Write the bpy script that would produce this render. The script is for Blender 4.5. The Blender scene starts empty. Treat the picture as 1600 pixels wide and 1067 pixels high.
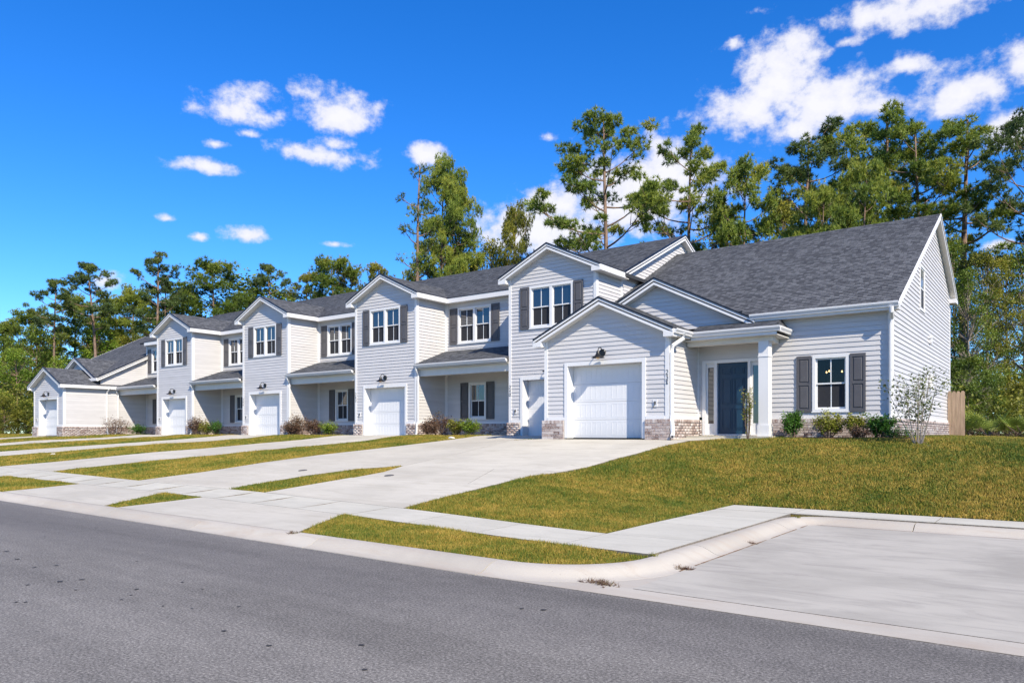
import bpy, bmesh, math, random
import numpy as np
from mathutils import Matrix, Vector

# ------------------------------------------------------------------ camera, sky, sun, exposure
scene = bpy.context.scene
CAMZ = 1.5                       # authored z values are relative to the camera height; the street lies at -1.5
FPX, TH = 1155.94, math.radians(36.733)
SN, CS = math.sin(TH), math.cos(TH)
cam_d = bpy.data.cameras.new('camera')
cam = bpy.data.objects.new('camera', cam_d)
scene.collection.objects.link(cam)
cam.location = (0, 0, CAMZ)
cam.rotation_euler = (math.pi / 2, 0, TH)
cam_d.sensor_width = 36
cam_d.lens = FPX / 1600 * 36
cam_d.shift_y = 143.3 / 1600
cam_d.clip_end = 3000
scene.camera = cam

SUN = Vector((.54, -.287, .50)).normalized()          # direction to the sun
sun_el = math.asin(SUN.z)
sun_az = math.atan2(SUN.x, SUN.y)                      # clockwise from +Y
ld = bpy.data.lights.new('sun', 'SUN')
ld.energy = 5
ld.angle = math.radians(.53)
ld.color = (1, .895, .72)
sun = bpy.data.objects.new('sun', ld)
scene.collection.objects.link(sun)
sun.rotation_euler = SUN.to_track_quat('Z', 'Y').to_euler()

vs = scene.view_settings
scene.cycles.use_denoising = True
vs.view_transform = 'Standard'
vs.look = 'None'
vs.gamma = 1
vs.use_curve_mapping = False
vs.exposure = .54

world = bpy.data.worlds.new('World')
scene.world = world
world.use_nodes = True


def build_sky():
    nt = world.node_tree
    N, L = nt.nodes, nt.links
    N.clear()
    out = N.new('ShaderNodeOutputWorld')
    bg = N.new('ShaderNodeBackground')
    bg.inputs['Strength'].default_value = .084
    sky = N.new('ShaderNodeTexSky')
    sky.sky_type = 'NISHITA'
    sky.sun_disc = False
    sky.sun_elevation = sun_el
    sky.sun_rotation = sun_az
    sky.air_density = 1.0
    sky.dust_density = 0
    sky.ozone_density = 3.0
    hs = N.new('ShaderNodeHueSaturation')
    hs.inputs['Hue'].default_value = .5
    hs.inputs['Saturation'].default_value = 1.36
    hs.inputs['Value'].default_value = 1.7
    L.new(sky.outputs[0], hs.inputs['Color'])
    tint = N.new('ShaderNodeMix')
    tint.data_type = 'RGBA'
    tint.blend_type = 'MULTIPLY'
    tint.inputs['Factor'].default_value = 1
    tint.inputs['B'].default_value = (.53, .765, 1.08, 1)
    L.new(hs.outputs[0], tint.inputs['A'])

    def math_(op, a, b=None, c=None):
        n = N.new('ShaderNodeMath')
        n.operation = op
        for i, v in enumerate((a, b, c)):
            if v is None:
                continue
            if hasattr(v, 'default_value'):
                L.new(v, n.inputs[i])
            else:
                n.inputs[i].default_value = v
        return n.outputs[0]
    tc = N.new('ShaderNodeTexCoord')
    sep = N.new('ShaderNodeSeparateXYZ')
    L.new(tc.outputs['Generated'], sep.inputs[0])
    X, Y, Z = sep.outputs
    az = math_('ARCTAN2', X, Y)
    az = math_('ADD', az, TH)
    az = math_('WRAP', az, math.radians(36), math.radians(-36))     # the same broken cumulus goes on all round
    el = math_('ARCSINE', Z)
    comb = N.new('ShaderNodeCombineXYZ')
    L.new(az, comb.inputs[0])
    L.new(math_('MULTIPLY', el, 1.25), comb.inputs[1])
    nz = N.new('ShaderNodeTexNoise')
    nz.inputs['Scale'].default_value = 30
    nz.inputs['Detail'].default_value = 9
    nz.inputs['Roughness'].default_value = .62
    L.new(comb.outputs[0], nz.inputs['Vector'])
    nz2 = N.new('ShaderNodeTexNoise')
    nz2.inputs['Scale'].default_value = 11
    nz2.inputs['Detail'].default_value = 5
    L.new(comb.outputs[0], nz2.inputs['Vector'])
    # cumulus: pixel-free table of (azimuth, elevation, half width, half height) worked out from the picture below
    clouds = [(372, 172, 62, 30, 1), (535, 180, 58, 34, 1.15), (400, 150, 40, 18, .8), (482, 146, 30, 16, .75),
              (500, 243, 72, 20, .95), (525, 228, 30, 12, .9), (320, 261, 60, 13, .95), (667, 243, 36, 20, 1.1),
              (386, 368, 34, 15, 1.05), (310, 370, 14, 8, .8), (262, 342, 26, 8, .8), (522, 382, 24, 6, .8),
              (385, 208, 18, 8, .8), (165, 440, 26, 22, .7), (336, 226, 18, 8, .8),
              (1215, 130, 62, 72, 1.15), (1250, 80, 42, 42, 1.0), (1165, 175, 85, 40, 1.15), (1290, 165, 85, 50, 1.2),
              (1360, 168, 44, 30, .95), (1235, 205, 50, 30, 1.0), (1450, 12, 140, 36, 1.05), (1360, 28, 85, 28, 1.0),
              (1505, 148, 76, 50, 1.15), (1596, 100, 44, 44, 1.1), (1415, 105, 36, 18, .8), (1325, 65, 22, 10, .7),
              (1585, 205, 50, 36, 1.2), (862, 325, 62, 34, 1.2), (850, 362, 105, 52, 1.35), (1035, 275, 50, 58, 1.15),
              (1005, 310, 125, 70, 1.35), (857, 216, 14, 9, .8), (960, 290, 60, 40, .8), (790, 350, 40, 24, .8),
              (1145, 70, 20, 10, .6), (1555, 385, 28, 10, .9), (1190, 18, 20, 10, .55)]
    m = None
    for (px, py, w, h, k) in clouds:
        a, b = (px - 800) / FPX, (676.83 - py) / FPX
        ca, ce = math.atan(a), math.atan(b / math.hypot(1, a))
        wa = (w * 1.25 / FPX) / (1 + a * a)
        hh = (h * 1.25 / FPX) / (1 + a * a)
        dx = math_('MULTIPLY', math_('SUBTRACT', az, ca), 1 / wa)
        dy = math_('MULTIPLY', math_('SUBTRACT', el, ce), 1 / hh)
        dyb = math_('MULTIPLY', math_('MINIMUM', dy, 0.0), .35)     # flatter undersides
        dy = math_('ADD', dy, dyb)
        r = math_('SQRT', math_('ADD', math_('MULTIPLY', dx, dx), math_('MULTIPLY', dy, dy)))
        v = math_('MULTIPLY', math_('SUBTRACT', 1.0, r), k)
        m = v if m is None else math_('MAXIMUM', m, v)
    base = math_('MAXIMUM', m, -.6)
    d = math_('ADD', base, math_('MULTIPLY', math_('SUBTRACT', nz.outputs[0], .5), 2.3))
    d = math_('ADD', d, math_('MULTIPLY', math_('SUBTRACT', nz2.outputs[0], .5), .7))
    mr = N.new('ShaderNodeMapRange')
    mr.interpolation_type = 'SMOOTHSTEP'
    L.new(d, mr.inputs[0])
    mr.inputs[1].default_value = .0
    mr.inputs[2].default_value = .78
    mr.inputs[3].default_value = 0
    mr.inputs[4].default_value = .95
    tone = N.new('ShaderNodeMapRange')
    L.new(d, tone.inputs[0])
    tone.inputs[1].default_value = .1
    tone.inputs[2].default_value = 1.1
    tone.inputs[3].default_value = 0
    tone.inputs[4].default_value = 1
    cc = N.new('ShaderNodeMix')
    cc.data_type = 'RGBA'
    cc.inputs['A'].default_value = (6.3, 6.5, 7.9, 1)
    cc.inputs['B'].default_value = (8.3, 8.2, 8.6, 1)
    L.new(tone.outputs[0], cc.inputs['Factor'])
    mix = N.new('ShaderNodeMix')
    mix.data_type = 'RGBA'
    L.new(mr.outputs[0], mix.inputs['Factor'])
    L.new(tint.outputs['Result'], mix.inputs['A'])
    L.new(cc.outputs['Result'], mix.inputs['B'])
    L.new(mix.outputs['Result'], bg.inputs['Color'])
    L.new(bg.outputs[0], out.inputs[0])


build_sky()

# ------------------------------------------------------------------ helpers
COL = scene.collection
W = {}


def tag(o, label=None, cat=None, group=None, kind=None):
    if label:
        o['label'] = label
    if cat:
        o['category'] = cat
    if group:
        o['group'] = group
    if kind:
        o['kind'] = kind
    return o


def put(o, parent, M):
    COL.objects.link(o)
    o.matrix_basis = M
    if parent is not None:
        o.parent = parent
        o.matrix_parent_inverse = W[parent].inverted()
    W[o] = M
    return o


def empty(name, x, y, z):
    o = bpy.data.objects.new(name, None)
    o.empty_display_size = .3
    return put(o, None, Matrix.Translation((x, y, z + CAMZ)))


T0 = Matrix.Translation((0, 0, CAMZ))


def link_mesh(name, me, mat, parent=None, M=None):
    if mat is not None and not me.materials:
        for m_ in (mat if isinstance(mat, (list, tuple)) else [mat]):
            me.materials.append(m_)
    o = bpy.data.objects.new(name, me)
    return put(o, parent, T0 @ M if M is not None else T0)


class MB:
    """collects faces; f maps local (u, d, z) to space"""

    def __init__(s, f=None):
        s.v, s.f, s.uv, s.map = [], [], None, f or (lambda a, b, c: (a, b, c))

    def quad(s, *p):
        n = len(s.v)
        s.v += [s.map(*q) for q in p]
        s.f.append(tuple(range(n, n + len(p))))

    def box(s, a0, a1, b0, b1, c0, c1):
        n = len(s.v)
        for c in (c0, c1):
            for (a, b) in ((a0, b0), (a1, b0), (a1, b1), (a0, b1)):
                s.v.append(s.map(a, b, c))
        for q in ((0, 3, 2, 1), (4, 5, 6, 7), (0, 1, 5, 4), (1, 2, 6, 5), (2, 3, 7, 6), (3, 0, 4, 7)):
            s.f.append(tuple(n + i for i in q))

    def prism(s, poly, d0, d1):
        """poly in (u, z), extruded over d"""
        n, k = len(s.v), len(poly)
        for d in (d0, d1):
            s.v += [s.map(u, d, z) for (u, z) in poly]
        s.f.append(tuple(range(n, n + k)))
        s.f.append(tuple(range(n + 2 * k - 1, n + k - 1, -1)))
        for i in range(k):
            j = (i + 1) % k
            s.f.append((n + i, n + j, n + k + j, n + k + i))

    def tube(s, pts, rad, sides=8, cap=True):
        pts = [Vector(s.map(*p)) for p in pts]
        if not hasattr(rad, '__len__'):
            rad = [rad] * len(pts)
        n = len(s.v)
        ref = Vector((.13, .31, .94)).normalized()
        for i, p in enumerate(pts):
            t = (pts[min(i + 1, len(pts) - 1)] - pts[max(i - 1, 0)]).normalized()
            a = t.cross(ref)
            if a.length < .15:
                a = t.cross(Vector((1, 0, 0)))
            a.normalize()
            b = t.cross(a)
            for k in range(sides):
                w = 2 * math.pi * k / sides
                s.v.append(tuple(p + (a * math.cos(w) + b * math.sin(w)) * rad[i]))
        for i in range(len(pts) - 1):
            for k in range(sides):
                k2 = (k + 1) % sides
                s.f.append((n + i * sides + k, n + i * sides + k2, n + (i + 1) * sides + k2, n + (i + 1) * sides + k))
        if cap:
            s.f.append(tuple(range(n, n + sides)))
            s.f.append(tuple(range(n + (len(pts) - 1) * sides, n + len(pts) * sides)))

    def lathe(s, prof, c, axis=(0, 0, 1), sides=20):
        ax = Vector(axis).normalized()
        a = ax.cross(Vector((.3, .9, .1))).normalized()
        b = ax.cross(a)
        c = Vector(c)
        n = len(s.v)
        for (r, h) in prof:
            for k in range(sides):
                w = 2 * math.pi * k / sides
                s.v.append(s.map(*(c + ax * h + (a * math.cos(w) + b * math.sin(w)) * r)))
        for i in range(len(prof) - 1):
            for k in range(sides):
                k2 = (k + 1) % sides
                s.f.append((n + i * sides + k, n + i * sides + k2, n + (i + 1) * sides + k2, n + (i + 1) * sides + k))

    def mesh(s, name, smooth=False, fix=True):
        me = bpy.data.meshes.new(name)
        me.from_pydata(s.v, [], s.f)
        if fix:
            bm = bmesh.new()
            bm.from_mesh(me)
            bmesh.ops.recalc_face_normals(bm, faces=bm.faces)
            bm.to_mesh(me)
            bm.free()
        if smooth:
            for p in me.polygons:
                p.use_smooth = True
        return me

    def build(s, name, mat, parent=None, smooth=False, M=None, fix=True):
        return link_mesh(name, s.mesh(name, smooth, fix), mat, parent, M)


def np_mesh(name, verts, tris, tone=None):
    """fast mesh from numpy: verts (n,3), faces (m,k)"""
    me = bpy.data.meshes.new(name)
    n, (m, k) = len(verts), tris.shape
    me.vertices.add(n)
    me.vertices.foreach_set('co', verts.astype(np.float32).ravel())
    me.loops.add(m * k)
    me.loops.foreach_set('vertex_index', tris.astype(np.int32).ravel())
    me.polygons.add(m)
    me.polygons.foreach_set('loop_start', np.arange(0, m * k, k, dtype=np.int32))
    if tone is not None:
        at = me.attributes.new('tone', 'FLOAT', 'POINT')
        at.data.foreach_set('value', tone.astype(np.float32))
    me.update(calc_edges=True)
    return me


# ------------------------------------------------------------------ materials
def new_mat(name):
    m = bpy.data.materials.new(name)
    m.use_nodes = True
    nt = m.node_tree
    return m, nt.nodes, nt.links, nt.nodes['Principled BSDF']


def ramp(N, L, fac, stops):
    r = N.new('ShaderNodeValToRGB')
    e = r.color_ramp.elements
    while len(e) < len(stops):
        e.new(.5)
    for i, (p, c) in enumerate(stops):
        e[i].position = p
        e[i].color = (*c, 1)
    L.new(fac, r.inputs[0])
    return r.outputs[0]


def noise(N, L, scale, detail=4, rough=.55, vec=None, stretch=None, dist=0):
    n = N.new('ShaderNodeTexNoise')
    n.inputs['Scale'].default_value = scale
    n.inputs['Detail'].default_value = detail
    n.inputs['Roughness'].default_value = rough
    n.inputs['Distortion'].default_value = dist
    if vec is None:
        vec = N.new('ShaderNodeNewGeometry').outputs['Position']
    if stretch:
        mp = N.new('ShaderNodeMapping')
        mp.inputs['Scale'].default_value = stretch
        L.new(vec, mp.inputs[0])
        vec = mp.outputs[0]
    L.new(vec, n.inputs['Vector'])
    return n.outputs[0]


def mixc(N, L, fac, a, b, mode='MIX'):
    n = N.new('ShaderNodeMix')
    n.data_type = 'RGBA'
    n.blend_type = mode
    for k, v in (('Factor', fac), ('A', a), ('B', b)):
        if hasattr(v, 'default_value'):
            L.new(v, n.inputs[k])
        elif k == 'Factor':
            n.inputs[k].default_value = v
        else:
            n.inputs[k].default_value = (*v, 1)
    return n.outputs['Result']


def bump(N, L, b, h, strength=.3, dist=.02):
    n = N.new('ShaderNodeBump')
    n.inputs['Strength'].default_value = strength
    n.inputs['Distance'].default_value = dist
    L.new(h, n.inputs['Height'])
    L.new(n.outputs[0], b.inputs['Normal'])


def plain(name, col, rough=.5, var=.08, scale=3, bmp=0, bscale=60, spec=.4, metal=0, stretch=None):
    m, N, L, b = new_mat(name)
    f = noise(N, L, scale, 5, stretch=stretch)
    c0 = tuple(max(0, c * (1 - var)) for c in col)
    c1 = tuple(min(1, c * (1 + var)) for c in col)
    L.new(ramp(N, L, f, [(.3, c0), (.7, c1)]), b.inputs['Base Color'])
    b.inputs['Roughness'].default_value = rough
    b.inputs['Specular IOR Level'].default_value = spec
    b.inputs['Metallic'].default_value = metal
    if bmp:
        bump(N, L, b, noise(N, L, bscale, 3), bmp, .01)
    return m


M = {}
M['siding'] = plain('vinyl_siding', (.540, .530, .530), .5, .045, 1.3, .12, 22, .3, stretch=(1, 1, 5))
def board_tint(m):
    nt = m.node_tree
    N, L = nt.nodes, nt.links
    b = N['Principled BSDF']
    src = b.inputs['Base Color'].links[0].from_socket
    oi = N.new('ShaderNodeObjectInfo')
    r = ramp(N, L, oi.outputs['Random'], [(0, (.955, .955, .955)), (1, (1.03, 1.03, 1.03))])
    L.new(mixc(N, L, 1, src, r, 'MULTIPLY'), b.inputs['Base Color'])


board_tint(M['siding'])
M['trim'] = plain('white_trim', (.68, .68, .68), .45, .02, 2, .05, 30)
M['sheath'] = plain('wall_sheathing', (.55, .54, .55), .7, .03)
M['soffit'] = plain('cream_soffit', (.64, .625, .58), .6, .03, 4)
M['drip'] = plain('dark_drip_edge', (.012, .014, .022), .35, .1, 3)
M['shutter'] = plain('charcoal_shutter', (.085, .083, .09), .5, .08, 5, .08, 60)
M['gdoor'] = plain('garage_door_steel', (.64, .65, .67), .4, .015, 2, .06, 90)
M['lampm'] = plain('black_lamp_metal', (.012, .012, .013), .35, .1, 8)
M['bulbglass'] = plain('amber_bulb_glass', (.75, .5, .25), .12, .05, 20, spec=.6)
M['number'] = plain('black_number', (.01, .01, .01), .4, .05)
M['door'] = plain('navy_door_paint', (.009, .040, .080), .38, .05, 4, .05, 70)
M['steel'] = plain('brushed_metal', (.6, .6, .58), .3, .05, 20, metal=.9)
M['bluetag'] = plain('blue_plastic', (.25, .5, .8), .4, .05)
M['screen'] = plain('window_screen', (.030, .031, .036), .75, .08, 40, spec=.15)
M['room'] = plain('dark_room', (.05, .045, .04), .8, .1)
M['curtain'] = plain('pale_curtain', (.35, .36, .37), .8, .15, 14, stretch=(12, 12, .2))
M['muntin'] = plain('window_bar', (.72, .75, .78), .4, .02)
M['bark'] = plain('pine_bark', (.20, .14, .105), .9, .45, 7, .8, 12, .1, stretch=(1, 1, .35))
M['bark_grey'] = plain('grey_bark', (.26, .22, .18), .9, .4, 6, .7, 14, .1, stretch=(1, 1, .35))
M['stem'] = plain('shrub_stem', (.14, .10, .075), .9, .3, 20)
M['palestem'] = plain('pale_stem', (.30, .26, .22), .8, .2, 20)
M['fence'] = plain('cedar_fence', (.36, .26, .18), .8, .25, 3, .3, 40, .15, stretch=(9, 9, .6))
M['mulch'] = plain('mulch', (.14, .085, .06), .95, .5, 22, .9, 40, .1)
M['dirt'] = plain('dry_debris', (.22, .13, .075), .95, .5, 40, .6, 60, .1)
M['iron'] = plain('cast_iron_cover', (.10, .095, .09), .7, .2, 30, .3, 60)
M['stone'] = plain('pale_stone', (.6, .57, .52), .8, .15, 20, .4, 30)


def mat_glass():
    m, N, L, b = new_mat('window_glass')
    b.inputs['Base Color'].default_value = (.012, .018, .028, 1)
    b.inputs['Roughness'].default_value = .02
    b.inputs['IOR'].default_value = 1.7
    b.inputs['Specular IOR Level'].default_value = .9
    bump(N, L, b, noise(N, L, .7, 2), .06, .05)
    M['glass'] = m
    m, N, L, b = new_mat('clear_window_glass')
    out = N['Material Output']
    tr = N.new('ShaderNodeBsdfTransparent')
    tr.inputs[0].default_value = (.75, .8, .8, 1)
    gl = N.new('ShaderNodeBsdfGlossy')
    gl.inputs['Roughness'].default_value = .02
    fr = N.new('ShaderNodeFresnel')
    fr.inputs[0].default_value = 1.5
    mx = N.new('ShaderNodeMixShader')
    L.new(fr.outputs[0], mx.inputs[0])
    L.new(tr.outputs[0], mx.inputs[1])
    L.new(gl.outputs[0], mx.inputs[2])
    L.new(mx.outputs[0], out.inputs[0])
    M['clear'] = m
    m, N, L, b = new_mat('lit_bulb')
    b.inputs['Emission Color'].default_value = (1, .62, .25, 1)
    b.inputs['Emission Strength'].default_value = 3
    M['litbulb'] = m


mat_glass()


def mat_brick():
    m, N, L, b = new_mat('whitewashed_brick')
    oi = N.new('ShaderNodeObjectInfo')
    at = N.new('ShaderNodeAttribute')
    at.attribute_name = 'tone'
    ad = N.new('ShaderNodeMath')
    ad.operation = 'ADD'
    L.new(oi.outputs['Random'], ad.inputs[0])
    L.new(at.outputs['Fac'], ad.inputs[1])
    fr = N.new('ShaderNodeMath')
    fr.operation = 'FRACT'
    L.new(ad.outputs[0], fr.inputs[0])
    c = ramp(N, L, fr.outputs[0], [(0, (.14, .085, .07)), (.2, (.25, .165, .14)), (.45, (.35, .27, .24)), (.75, (.44, .37, .345)), (1, (.55, .50, .475))])
    f = noise(N, L, 26, 5, .7)
    c = mixc(N, L, ramp(N, L, f, [(.45, (0, 0, 0)), (.62, (.6, .6, .6))]), c, (.56, .525, .50))
    f2 = noise(N, L, 48, 3, .6)
    c = mixc(N, L, ramp(N, L, f2, [(.60, (0, 0, 0)), (.70, (.7, .7, .7))]), c, (.11, .08, .08))
    L.new(c, b.inputs['Base Color'])
    b.inputs['Roughness'].default_value = .85
    bump(N, L, b, f, .5, .008)
    M['brick'] = m
    M['mortar'] = plain('brick_mortar', (.46, .43, .40), .9, .1, 20, .4, 80)


mat_brick()


def mat_shingle():
    m, N, L, b = new_mat('grey_shingle')
    uv = N.new('ShaderNodeUVMap').outputs[0]
    br = N.new('ShaderNodeTexBrick')
    br.inputs['Scale'].default_value = 1
    br.inputs['Brick Width'].default_value = .19
    br.inputs['Row Height'].default_value = .143
    br.inputs['Mortar Size'].default_value = .004
    br.inputs['Bias'].default_value = -.1
    br.inputs['Color1'].default_value = (.066, .069, .076, 1)
    br.inputs['Color2'].default_value = (.155, .16, .17, 1)
    br.inputs['Mortar'].default_value = (.022, .024, .03, 1)
    br.offset = .37
    br.offset_frequency = 3
    br.squash = .62
    br.squash_frequency = 2
    L.new(uv, br.inputs['Vector'])
    f = noise(N, L, 3.2, 4, .6, uv, (1, 7, 1))
    c = mixc(N, L, .5, br.outputs[0], ramp(N, L, f, [(.3, (.62, .63, .66)), (.7, (1.3, 1.3, 1.3))]), 'MULTIPLY')
    g = noise(N, L, 240, 2, .7)
    c = mixc(N, L, .35, c, ramp(N, L, g, [(.35, (.45, .45, .45)), (.7, (1.8, 1.8, 1.8))]), 'MULTIPLY')
    L.new(c, b.inputs['Base Color'])
    b.inputs['Roughness'].default_value = .92
    b.inputs['Specular IOR Level'].default_value = .2
    bump(N, L, b, g, .35, .006)
    M['shingle'] = m


mat_shingle()


def mat_ground():
    # concrete
    def concrete(name, tint, dark, lo=.86):
        m, N, L, b = new_mat(name)
        f = noise(N, L, .55, 6, .6, dist=.4)
        c = ramp(N, L, f, [(.3, tuple(t * lo for t in tint)), (.55, tint), (.8, tuple(min(1, t * 1.06) for t in tint))])
        oi = N.new('ShaderNodeObjectInfo')
        c = mixc(N, L, .6, c, ramp(N, L, oi.outputs['Random'], [(0, (.86, .85, .84)), (1, (1.03, 1.03, 1.03))]), 'MULTIPLY')
        f3 = noise(N, L, 1.7, 6, .7, stretch=(.5, 2.2, 1), dist=1)
        c = mixc(N, L, ramp(N, L, f3, [(.48, (0, 0, 0)), (.70, (.85, .85, .85))]), c, dark)
        g = noise(N, L, 130, 3, .7)
        c = mixc(N, L, .25, c, ramp(N, L, g, [(.3, (.72, .72, .72)), (.7, (1.2, 1.2, 1.2))]), 'MULTIPLY')
        sp = noise(N, L, 38, 2, .5)
        c = mixc(N, L, ramp(N, L, sp, [(.735, (0, 0, 0)), (.77, (.6, .6, .6))]), c, (.2, .17, .14))
        L.new(c, b.inputs['Base Color'])
        b.inputs['Roughness'].default_value = .88
        b.inputs['Specular IOR Level'].default_value = .25
        bump(N, L, b, g, .25, .006)
        return m
    M['conc'] = concrete('driveway_concrete', (.53, .50, .425), (.42, .39, .32))
    M['walk'] = concrete('sidewalk_concrete', (.535, .515, .44), (.42, .405, .34))
    M['pad'] = concrete('parking_concrete', (.44, .415, .36), (.31, .29, .255), .76)
    M['kerb'] = concrete('kerb_concrete', (.47, .435, .375), (.41, .35, .285))
    M['soot'] = plain('joint_dirt', (.17, .15, .125), .95, .4, 15)
    # asphalt
    m, N, L, b = new_mat('asphalt')
    pos = N.new('ShaderNodeNewGeometry').outputs['Position']
    big = noise(N, L, .35, 5, .6, pos, (.35, 1.2, 1), .5)
    c = ramp(N, L, big, [(.25, (.135, .126, .113)), (.5, (.188, .176, .159)), (.75, (.245, .229, .207))])
    sep = N.new('ShaderNodeSeparateXYZ')
    L.new(pos, sep.inputs[0])
    # wheel-worn darker band by the kerb, with a ragged edge
    wv = N.new('ShaderNodeMath')
    wv.operation = 'ADD'
    L.new(sep.outputs[1], wv.inputs[0])
    wob = N.new('ShaderNodeMath')
    wob.operation = 'MULTIPLY'
    L.new(noise(N, L, .5, 4, .6, pos, (.4, 1, 1)), wob.inputs[0])
    wob.inputs[1].default_value = 1.2
    L.new(wob.outputs[0], wv.inputs[1])
    c = mixc(N, L, ramp(N, L, sc01(N, L, wv.outputs[0], 4.6, 7.0), [(0, (0, 0, 0)), (.35, (.5, .5, .5)), (.75, (.42, .42, .42)), (1, (0, 0, 0))]), c, (.098, .092, .088))
    lane = noise(N, L, 1.1, 5, .6, pos, (.06, 1.3, 1), .3)            # long wear streaks
    c = mixc(N, L, .8, c, ramp(N, L, lane, [(.3, (.80, .80, .80)), (.5, (1, 1, 1)), (.7, (1.16, 1.16, 1.15))]), 'MULTIPLY')
    blot = noise(N, L, 5, 5, .7, pos)
    c = mixc(N, L, .8, c, ramp(N, L, blot, [(.3, (.84, .84, .84)), (.7, (1.14, 1.14, 1.14))]), 'MULTIPLY')
    g = noise(N, L, 48, 5, .85, pos)
    c = mixc(N, L, .8, c, ramp(N, L, g, [(.34, (.12, .12, .12)), (.5, (.95, .95, .95)), (.66, (2.6, 2.6, 2.6))]), 'MULTIPLY')
    vo = N.new('ShaderNodeTexVoronoi')
    vo.inputs['Scale'].default_value = 120
    L.new(pos, vo.inputs['Vector'])
    c = mixc(N, L, .3, c, ramp(N, L, vo.outputs['Distance'], [(.1, (1.5, 1.5, 1.5)), (.6, (.65, .65, .65))]), 'MULTIPLY')
    L.new(c, b.inputs['Base Color'])
    b.inputs['Roughness'].default_value = .86
    b.inputs['Specular IOR Level'].default_value = .3
    bump(N, L, b, g, .16, .006)
    M['asphalt'] = m
    # turf under the blades
    m, N, L, b = new_mat('turf')
    f = noise(N, L, .45, 4, .6)
    c = ramp(N, L, f, [(.36, (.11, .078, .024)), (.52, (.105, .088, .022)), (.66, (.055, .072, .015))])
    g = noise(N, L, 26, 4, .7)
    c = mixc(N, L, .7, c, ramp(N, L, g, [(.3, (.5, .5, .5)), (.7, (1.4, 1.4, 1.4))]), 'MULTIPLY')
    L.new(c, b.inputs['Base Color'])
    b.inputs['Roughness'].default_value = 1
    b.inputs['Specular IOR Level'].default_value = .1
    bump(N, L, b, g, .8, .05)
    M['turf'] = m
    # blades
    m, N, L, b = new_mat('grass_blade')
    at = N.new('ShaderNodeAttribute')
    at.attribute_name = 'tone'
    f = noise(N, L, .55, 5, .68)
    f2 = noise(N, L, 3.4, 4, .7)
    a1 = N.new('ShaderNodeMath')
    a1.operation = 'MULTIPLY_ADD'
    L.new(f2, a1.inputs[0])
    a1.inputs[1].default_value = .62
    L.new(f, a1.inputs[2])
    a2 = N.new('ShaderNodeMath')
    a2.operation = 'MULTIPLY_ADD'
    L.new(at.outputs['Fac'], a2.inputs[0])
    a2.inputs[1].default_value = .42
    L.new(a1.outputs[0], a2.inputs[2])
    c = ramp(N, L, sc01(N, L, a2.outputs[0], .67, 1.31), [(0, (.46, .30, .066)), (.28, (.32, .228, .041)), (.52, (.21, .185, .025)), (.75, (.098, .135, .014)), (1, (.050, .098, .010))])
    L.new(c, b.inputs['Base Color'])
    b.inputs['Roughness'].default_value = .6
    b.inputs['Specular IOR Level'].default_value = .25
    M['blade'] = m


def sc01(N, L, v, lo, hi):
    n = N.new('ShaderNodeMapRange')
    L.new(v, n.inputs[0])
    n.inputs[1].default_value = lo
    n.inputs[2].default_value = hi
    return n.outputs[0]


mat_ground()


def mat_leaf(name, stops, rough=.5, trans=.25):
    m, N, L, b = new_mat(name)
    at = N.new('ShaderNodeAttribute')
    at.attribute_name = 'tone'
    f = noise(N, L, .8, 3, .6)
    ad = N.new('ShaderNodeMath')
    ad.operation = 'MULTIPLY_ADD'
    L.new(f, ad.inputs[0])
    ad.inputs[1].default_value = .5
    L.new(at.outputs['Fac'], ad.inputs[2])
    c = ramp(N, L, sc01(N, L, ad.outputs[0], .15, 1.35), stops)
    L.new(c, b.inputs['Base Color'])
    b.inputs['Roughness'].default_value = rough
    b.inputs['Specular IOR Level'].default_value = .3
    if trans:
        out = N['Material Output']
        tr = N.new('ShaderNodeBsdfTranslucent')
        L.new(c, tr.inputs[0])
        mx = N.new('ShaderNodeMixShader')
        mx.inputs[0].default_value = trans
        L.new(b.outputs[0], mx.inputs[1])
        L.new(tr.outputs[0], mx.inputs[2])
        L.new(mx.outputs[0], out.inputs[0])
    M[name] = m


mat_leaf('needle', [(0, (.09, .14, .028)), (.4, (.19, .26, .04)), (.8, (.33, .36, .055)), (1, (.42, .37, .06))], .5, .35)
mat_leaf('needle_dark', [(0, (.05, .085, .030)), (.5, (.11, .16, .04)), (1, (.22, .25, .05))], .5, .3)
mat_leaf('leaf_forest', [(0, (.05, .085, .014)), (.5, (.12, .18, .024)), (.85, (.22, .27, .035)), (1, (.33, .29, .04))], .5, .3)
mat_leaf('leaf_bright', [(0, (.08, .15, .018)), (.5, (.19, .29, .03)), (1, (.34, .38, .05))], .5, .35)
mat_leaf('leaf_olive', [(0, (.08, .10, .018)), (.5, (.20, .21, .028)), (.85, (.32, .30, .04)), (1, (.42, .29, .05))], .5, .3)
mat_leaf('leaf_green', [(0, (.02, .065, .010)), (.5, (.05, .14, .018)), (1, (.12, .24, .03))])
mat_leaf('leaf_yellow', [(0, (.05, .08, .010)), (.5, (.19, .21, .025)), (1, (.36, .34, .05))])
mat_leaf('leaf_red', [(0, (.07, .035, .025)), (.5, (.15, .085, .055)), (.8, (.24, .17, .11)), (1, (.14, .17, .04))])
mat_leaf('leaf_pale', [(0, (.05, .07, .02)), (.5, (.11, .14, .04)), (1, (.24, .26, .10))])
mat_leaf('palm', [(0, (.10, .15, .03)), (.5, (.22, .29, .05)), (1, (.40, .42, .08))], .4, .3)


# ------------------------------------------------------------------ terrain
def shift(x):
    """the street runs a little askew of the house fronts"""
    return .025 * np.clip(-4.86 - np.asarray(x, float), 0, 60)


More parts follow.
